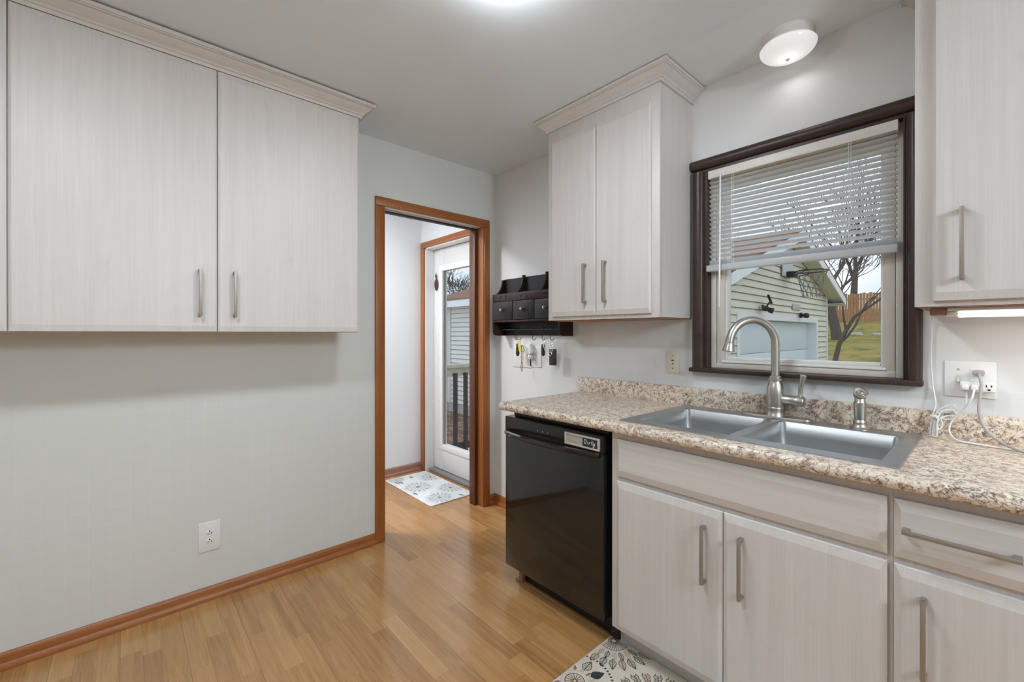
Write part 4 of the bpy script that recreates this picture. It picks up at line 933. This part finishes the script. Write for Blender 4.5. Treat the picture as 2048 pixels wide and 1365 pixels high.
# roof with overhangs (rake .25 in front, eaves .33)
OV, EO = .26, .36; sl = (PZ-EZ)/((GY1-GY0)/2)
def roofside(sgn):
    ye = YC + sgn*((GY1-GY0)/2+EO); zr = PZ+.14; ze = zr - sl*((GY1-GY0)/2+EO)
    return ye, zr, ze
for sgn in (-1, 1):
    ye, zr, ze = roofside(sgn)
    mb = MB(); rx0, rx1 = GXR-.25, GX+OV+.02
    P = [(YC, zr+.03), (ye+sgn*.03, ze+.03), (ye+sgn*.03, ze+.065), (YC, zr+.07)]
    mb.prism(P, rx0, rx1, 'vn' if 0 else 'vn') if 0 else None
    r0 = [mb.bm.verts.new((rx0, y, z)) for y, z in P]; r1 = [mb.bm.verts.new((rx1, y, z)) for y, z in P]
    for i in range(4): mb.bm.faces.new((r0[i], r0[(i+1) % 4], r1[(i+1) % 4], r1[i]))
    mb.bm.faces.new(r0); mb.bm.faces.new(r1); bmesh.ops.recalc_face_normals(mb.bm, faces=mb.bm.faces); mb.build('roof', m_shingle, ga, smooth=False)
    # rake soffit and fascia
    mb = MB(); P = [(YC, zr-.10), (ye, ze-.10), (ye, ze-.085), (YC, zr-.085)]
    r0 = [mb.bm.verts.new((GX+.02, y, z)) for y, z in P]; r1 = [mb.bm.verts.new((GX+OV, y, z)) for y, z in P]
    for i in range(4): mb.bm.faces.new((r0[i], r0[(i+1) % 4], r1[(i+1) % 4], r1[i]))
    mb.bm.faces.new(r0); mb.bm.faces.new(r1); bmesh.ops.recalc_face_normals(mb.bm, faces=mb.bm.faces); mb.build('soffit', m_soffit, ga, smooth=False)
    mb = MB(); P = [(YC, zr-.12), (ye, ze-.12), (ye, ze+.03), (YC, zr+.03)]
    r0 = [mb.bm.verts.new((GX+OV, y, z)) for y, z in P]; r1 = [mb.bm.verts.new((GX+OV+.02, y, z)) for y, z in P]
    for i in range(4): mb.bm.faces.new((r0[i], r0[(i+1) % 4], r1[(i+1) % 4], r1[i]))
    mb.bm.faces.new(r0); mb.bm.faces.new(r1); bmesh.ops.recalc_face_normals(mb.bm, faces=mb.bm.faces); mb.build('rake_board', m_extw, ga, smooth=False)
    mb = MB(); mb.box(GXR-.25, GX+OV, min(ye, ye+sgn*.02), max(ye, ye+sgn*.02), ze-.12, ze+.05); mb.build('fascia', m_extw, ga)
    mb = MB(); yi = YC + sgn*(GY1-GY0)/2; mb.box(GXR-.25, GX+OV, min(yi, ye), max(yi, ye), ze-.10, ze-.085); mb.build('eave_soffit', m_soffit, ga)
# overhead door
mb = MB(); mb.box(GX-.14, GX+.024, OY0-.1, OY0, GZ, OZ+.08); mb.box(GX-.14, GX+.024, OY1, OY1+.1, GZ, OZ+.08); mb.box(GX-.14, GX+.024, OY0, OY1, OZ, OZ+.08); mb.build('door_trim', m_extw, ga)
mb = MB()
for k in range(4): mb.box(GX-.17, GX-.13, OY0, OY1, GZ+.53*k, GZ+.53*k+.524, .004)
mb.build('garage_door', m_gdoor, ga)
# basketball hoop on the gable
hp = thing('basketball_hoop', 'basketball hoop and net above the garage door', 'hoop', (GX, 6.55, 2.3))
HZ = 2.30; hc = (GX+.40, 6.55)
mb = MB(); mb.box(GX+.03, GX+.06, 6.32, 6.85, HZ-.06, HZ+.42, .01); mb.build('backboard', flat('faded_backboard', (.62, .66, .70), .5), hp)
mb = MB(); mb.box(GX+.06, GX+.17, 6.46, 6.64, HZ-.08, HZ+.02, .01); mb.tube([(GX+.16, 6.47, HZ-.07), (hc[0]-.03, 6.34, HZ-.005)], .008, 8); mb.tube([(GX+.16, 6.63, HZ-.07), (hc[0]-.03, 6.76, HZ-.005)], .008, 8); mb.build('bracket', m_blackiron, hp)
mb = MB(); mb.tube([(hc[0]+.2286*math.cos(i*PI/16), hc[1]+.2286*math.sin(i*PI/16), HZ) for i in range(33)], .010, 8, False); mb.build('rim', m_blackiron, hp)
mb = MB(); N = 12; rad = lambda q: .225 - .105*min(1, q/.42)**.8
for k in range(N):
    for d in (-1, 1):
        mb.tube([(hc[0]+rad(q)*math.cos(2*PI*(k+d*q*4.2)/N), hc[1]+rad(q)*math.sin(2*PI*(k+d*q*4.2)/N), HZ-q) for q in [i*.43/7 for i in range(8)]], .0045, 5)
mb.build('net', m_net, hp)
hp.location.y -= .1
# lights and plaque on the siding
fl = thing('floodlight', 'black solar floodlight on the siding above the garage door', 'lamp', (GX, 5.62, 1.70))
mb = MB(); mb.box(GX+.02, GX+.05, 5.50, 5.62, 1.60, 1.74, .01); mb.build('mount', m_blackm, fl)
mb = MB(); mb.lathe((GX+.13, 5.42, 1.65), (.5, -.7, -.2), [(.02, -.06), (.06, 0), (.065, .06), (.03, .065)], 16); mb.lathe((GX+.13, 5.68, 1.62), (.7, .3, -.3), [(.02, -.06), (.06, 0), (.07, .09), (.03, .095)], 16); mb.build('lamp_head', m_blackm, fl)
mb = MB(); mb.tube([(GX+.05, 5.56, 1.66), (GX+.13, 5.45, 1.66)], .015, 8); mb.tube([(GX+.05, 5.6, 1.66), (GX+.12, 5.66, 1.65)], .015, 8); mb.tube([(GX+.06, 5.72, 1.7), (GX+.13, 5.70, 1.80)], .018, 8); mb.build('arm', m_blackm, fl)
mb = MB(); vs = [(GX+.10, 5.72, 1.79), (GX+.20, 5.74, 1.77), (GX+.24, 5.44, 1.93), (GX+.13, 5.42, 1.95)]
mb.tube([(GX+.16, 5.73, 1.78), (GX+.19, 5.43, 1.94)], .03, 8); mb.build('solar_panel', m_blackm, fl)
fl.scale = (.65, .65, .65); fl.location = (GX+.035, 5.30, 1.68)
cm = thing('security_camera', 'small dark camera on the siding above the right of the garage door', 'camera', (GX, 7.23, 1.58))
mb = MB(); mb.lathe((GX+.045, 7.23, 1.60), (1, -.3, -.1), [(.05, 0), (.05, .02), (.02, .03), (.02, .06), (.045, .07), (.045, .13), (.02, .14)], 14); mb.build('body', m_blackm, cm)
mb = MB(); mb.box(GX+.017, GX+.03, 6.84, 7.29, 1.69, 1.80, .004); mb.mi = 1
for (a, b_, c_, d_) in ((6.87, 7.26, 1.742, 1.752), (6.87, 7.26, 1.715, 1.72)): mb.box(GX+.030, GX+.0315, a, b_, c_, d_)
tag(mb.build('wall_plaque', [m_plaque, m_stone], loc=(GX, 7.06, 1.74)), 'faded rectangular plaque on the garage siding below the hoop', 'plaque')
# deck and railing by the back door
dk = thing('deck', 'grey wooden deck outside the back door', 'deck', (-1, 1, GZ))
mb = MB()
for k in range(10): mb.box(-1.62, .6, .16+.145*k, .16+.145*k+.139, -.11, -.075, .003)
mb.build('boards', m_rail, dk); mb = MB(); mb.box(-1.62, .6, .2, .24, GZ, -.11); mb.box(-1.62, .6, 1.55, 1.59, GZ, -.11); mb.build('joist', m_bal, dk)
rl = thing('deck_railing', 'cream deck railing with dark balusters outside the back door', 'railing', (-1.5, .8, -.075))
mb = MB(); mb.box(-1.57, -1.43, .17, 1.66, .885, .925, .004); mb.build('top_rail', m_rail, rl)
mb = MB(); mb.box(-1.50, -1.46, .17, 1.66, .795, .885, .003); mb.build('side_rail', m_rail, rl)
mb = MB(); mb.box(-1.50, -1.46, .17, 1.66, -.02, .05, .003); mb.build('bottom_rail', m_bal, rl)
mb = MB(); mb.box(-1.457, -1.419, .20, .238, -.075, .83, .002); b0 = mb.build('baluster', m_bal, rl)
for k in range(1, 11): o = b0.copy(); o.location = (0, .137*k, 0); o.parent = rl; C.objects.link(o)
# neighbour's shed beyond the garage
sh = thing('neighbor_shed', 'tan shed with white trim beyond the back corner of the garage', 'shed', (-12, 9, GZ))
mb = MB(); mb.box(-13.0, -9.9, 7.6, 10.6, GZ, 2.0); mb.build('wall', m_shed, sh)
mb = MB(); mb.prism([(7.3, 1.95), (10.9, 1.95), (9.1, 3.0)], -13.2, -9.7, 'vn') if 0 else mb.box(-13.2, -9.75, 7.4, 10.8, 2.0, 2.12); mb.build('roof', m_shingle, sh)
mb = MB(); mb.box(-9.9, -9.86, 7.6, 10.6, .70, .86); mb.box(-9.9, -9.86, 7.6, 7.75, GZ, 2.0)
mb.tube([(-9.87, 7.7, .72), (-9.87, 8.6, -.3)], .05, 4); mb.build('trim', m_extw, sh)
mb = MB(); mb.box(-9.0, -8.94, 5.75, 7.3, GZ, .62); tag(mb.build('yard_fence', m_fence, loc=(-9, 6.5, GZ)), 'short brown wooden fence piece behind the garage corner', 'fence')
# back fence, on the rise
fn = thing('back_fence', 'long reddish wooden fence at the top of the lawn', 'fence', (-6, 46, 2.9))
random.seed(5); mb = MB(); x = -24.
while x < 16:
    wz = ground_z(0, 46) + 2.45 + random.uniform(-.06, .06); mb.box(x, x+.19, 46, 46.04, ground_z(0, 46)-.3, wz); x += .215
mb.build('pickets', m_fence, fn)
mb = MB()
for z in (.5, 1.9): mb.box(-24, 16, 46.04, 46.1, ground_z(0, 46)+z, ground_z(0, 46)+z+.1)
mb.build('rails', m_bark, fn)
random.seed(8)
for k in range(16):
    x = -13 + k*1.05 + random.uniform(-.06, .06); y = 33 + random.uniform(-.2, .2); z = ground_z(0, y); r = random.uniform(.16, .26)
    mb = MB(); bmesh.ops.create_icosphere(mb.bm, subdivisions=2, radius=r)
    for v in mb.bm.verts: v.co = Vector((v.co.x*1.5, v.co.y, v.co.z*.7))*random.uniform(.9, 1.1) + Vector((x, y, z+.03))
    tag(mb.build('edging_stone', m_stone, loc=(x, y, z)), 'pale stone in the row of edging stones across the lawn', 'stone', 'edging stones across the lawn')
# bare trees
def tree(name, x, y, h, r, seed, lab, depth=6, spread=.6, lean=(0, 0), first=.32, group=None, kink=.22, rmin=.006):
    random.seed(seed); z0 = ground_z(0, y); o = thing(name, lab, 'tree', (x, y, z0), group)
    tr_, br = MB(), MB()
    def grow(p, d, L, r0, lev):
        m_ = tr_ if lev == 0 else br; pts = [p]; rs = [r0]; n_ = 4 if lev < 3 else 3
        for i in range(n_):
            d = (d + Vector((random.gauss(0, kink), random.gauss(0, kink), random.gauss(0, kink*.5) + .05))*.5).normalized(); p = p + d*L/n_; pts.append(p); rs.append(max(rmin, r0*(1-.42*(i+1)/n_)))
        m_.tube([tuple(q) for q in pts], rs, 7 if lev < 2 else (5 if lev < 4 else 3), lev < 2)
        if lev >= depth: return
        for k in range(3 if lev < 4 else 2):
            a = random.uniform(0, 2*PI); s_ = spread*random.uniform(.6, 1.25); e1 = d.orthogonal().normalized(); e2 = d.cross(e1)
            nd_ = (d*math.cos(s_) + (e1*math.cos(a)+e2*math.sin(a))*math.sin(s_)); nd_.z += .12
            i = n_ if k == 0 else random.randint(max(1, n_-2), n_)
            grow(pts[i], nd_.normalized(), L*random.uniform(.62, .82), rs[i]*(.82 if k == 0 else .6), lev+1)
    grow(Vector((x, y, z0-.1)), Vector((lean[0], lean[1], 1)).normalized(), h*first, r, 0)
    tr_.build('trunk', m_bark, o); br.build('branches', m_bark, o); return o
tree('bare_tree', -1.62, 18.0, 5.5, .10, 3, 'slim bare tree just right of the garage corner', 6, .62, (.05, 0), .42, None, .22, .007)
tree('bare_tree', -3.9, 30.0, 11, .30, 11, 'largest bare tree before the fence, forking beside the garage rake', 7, .6, (.0, 0), .28, None, .22, .014)
tree('bare_tree', -6.6, 49.0, 14, .36, 21, 'thick trunked bare tree rising behind the fence', 6, .55, (0, 0), .35, None, .22, .02)
tree('bare_tree', -3.6, 69.0, 15, .34, 31, 'bare tree beyond the fence at the right of the window view', 6, .6, (.1, 0), .3, None, .22, .022)
tree('bare_tree', -22, 52, 15, .3, 41, 'bare tree far left behind the garage roof', 6, .6, (0, 0), .3, None, .22, .02)
tree('bare_tree', -31.5, 21.5, 6.8, .17, 51, 'bare tree over the garage roof seen through the back door', 7, .5, (0, 0), .33, None, .22, .018)
tree('bare_tree', -38.0, 33.0, 9.5, .2, 61, 'bare tree in the far distance behind the garage roof beyond the back door', 6, .55, (0, 0), .32, None, .22, .02)
ev = thing('evergreen_shrub', 'dark evergreen between the garage corner and the tan shed', 'shrub', (-15.5, 10.3, GZ)); random.seed(2)
mb = MB(); bmesh.ops.create_icosphere(mb.bm, subdivisions=4, radius=1.3)
for v in mb.bm.verts: v.co = Vector((v.co.x, v.co.y, v.co.z*1.45))*random.uniform(.86, 1.12) + Vector((-15.5, 10.3, 1.2))
mb.build('foliage', m_ever, ev, smooth=False); mb = MB(); mb.tube([(-15.5, 10.3, GZ), (-15.5, 10.3, 1)], .12, 8); mb.build('trunk', m_bark, ev)
for k, (z0_, z1_, lab) in enumerate(((4.35, 4.75, 'upper overhead cable crossing the sky outside the back door'), (3.9, 4.4, 'lower overhead cable crossing the sky outside the back door'))):
    mb = MB(); mb.tube([(-23, 8+4*i/6*2, z0_ + (z1_-z0_)*i/6 - .3*math.sin(PI*i/6)) for i in range(7)], .02, 5); tag(mb.build('overhead_cable', m_blackm, loc=(-23, 12, z0_)), lab, 'cable')
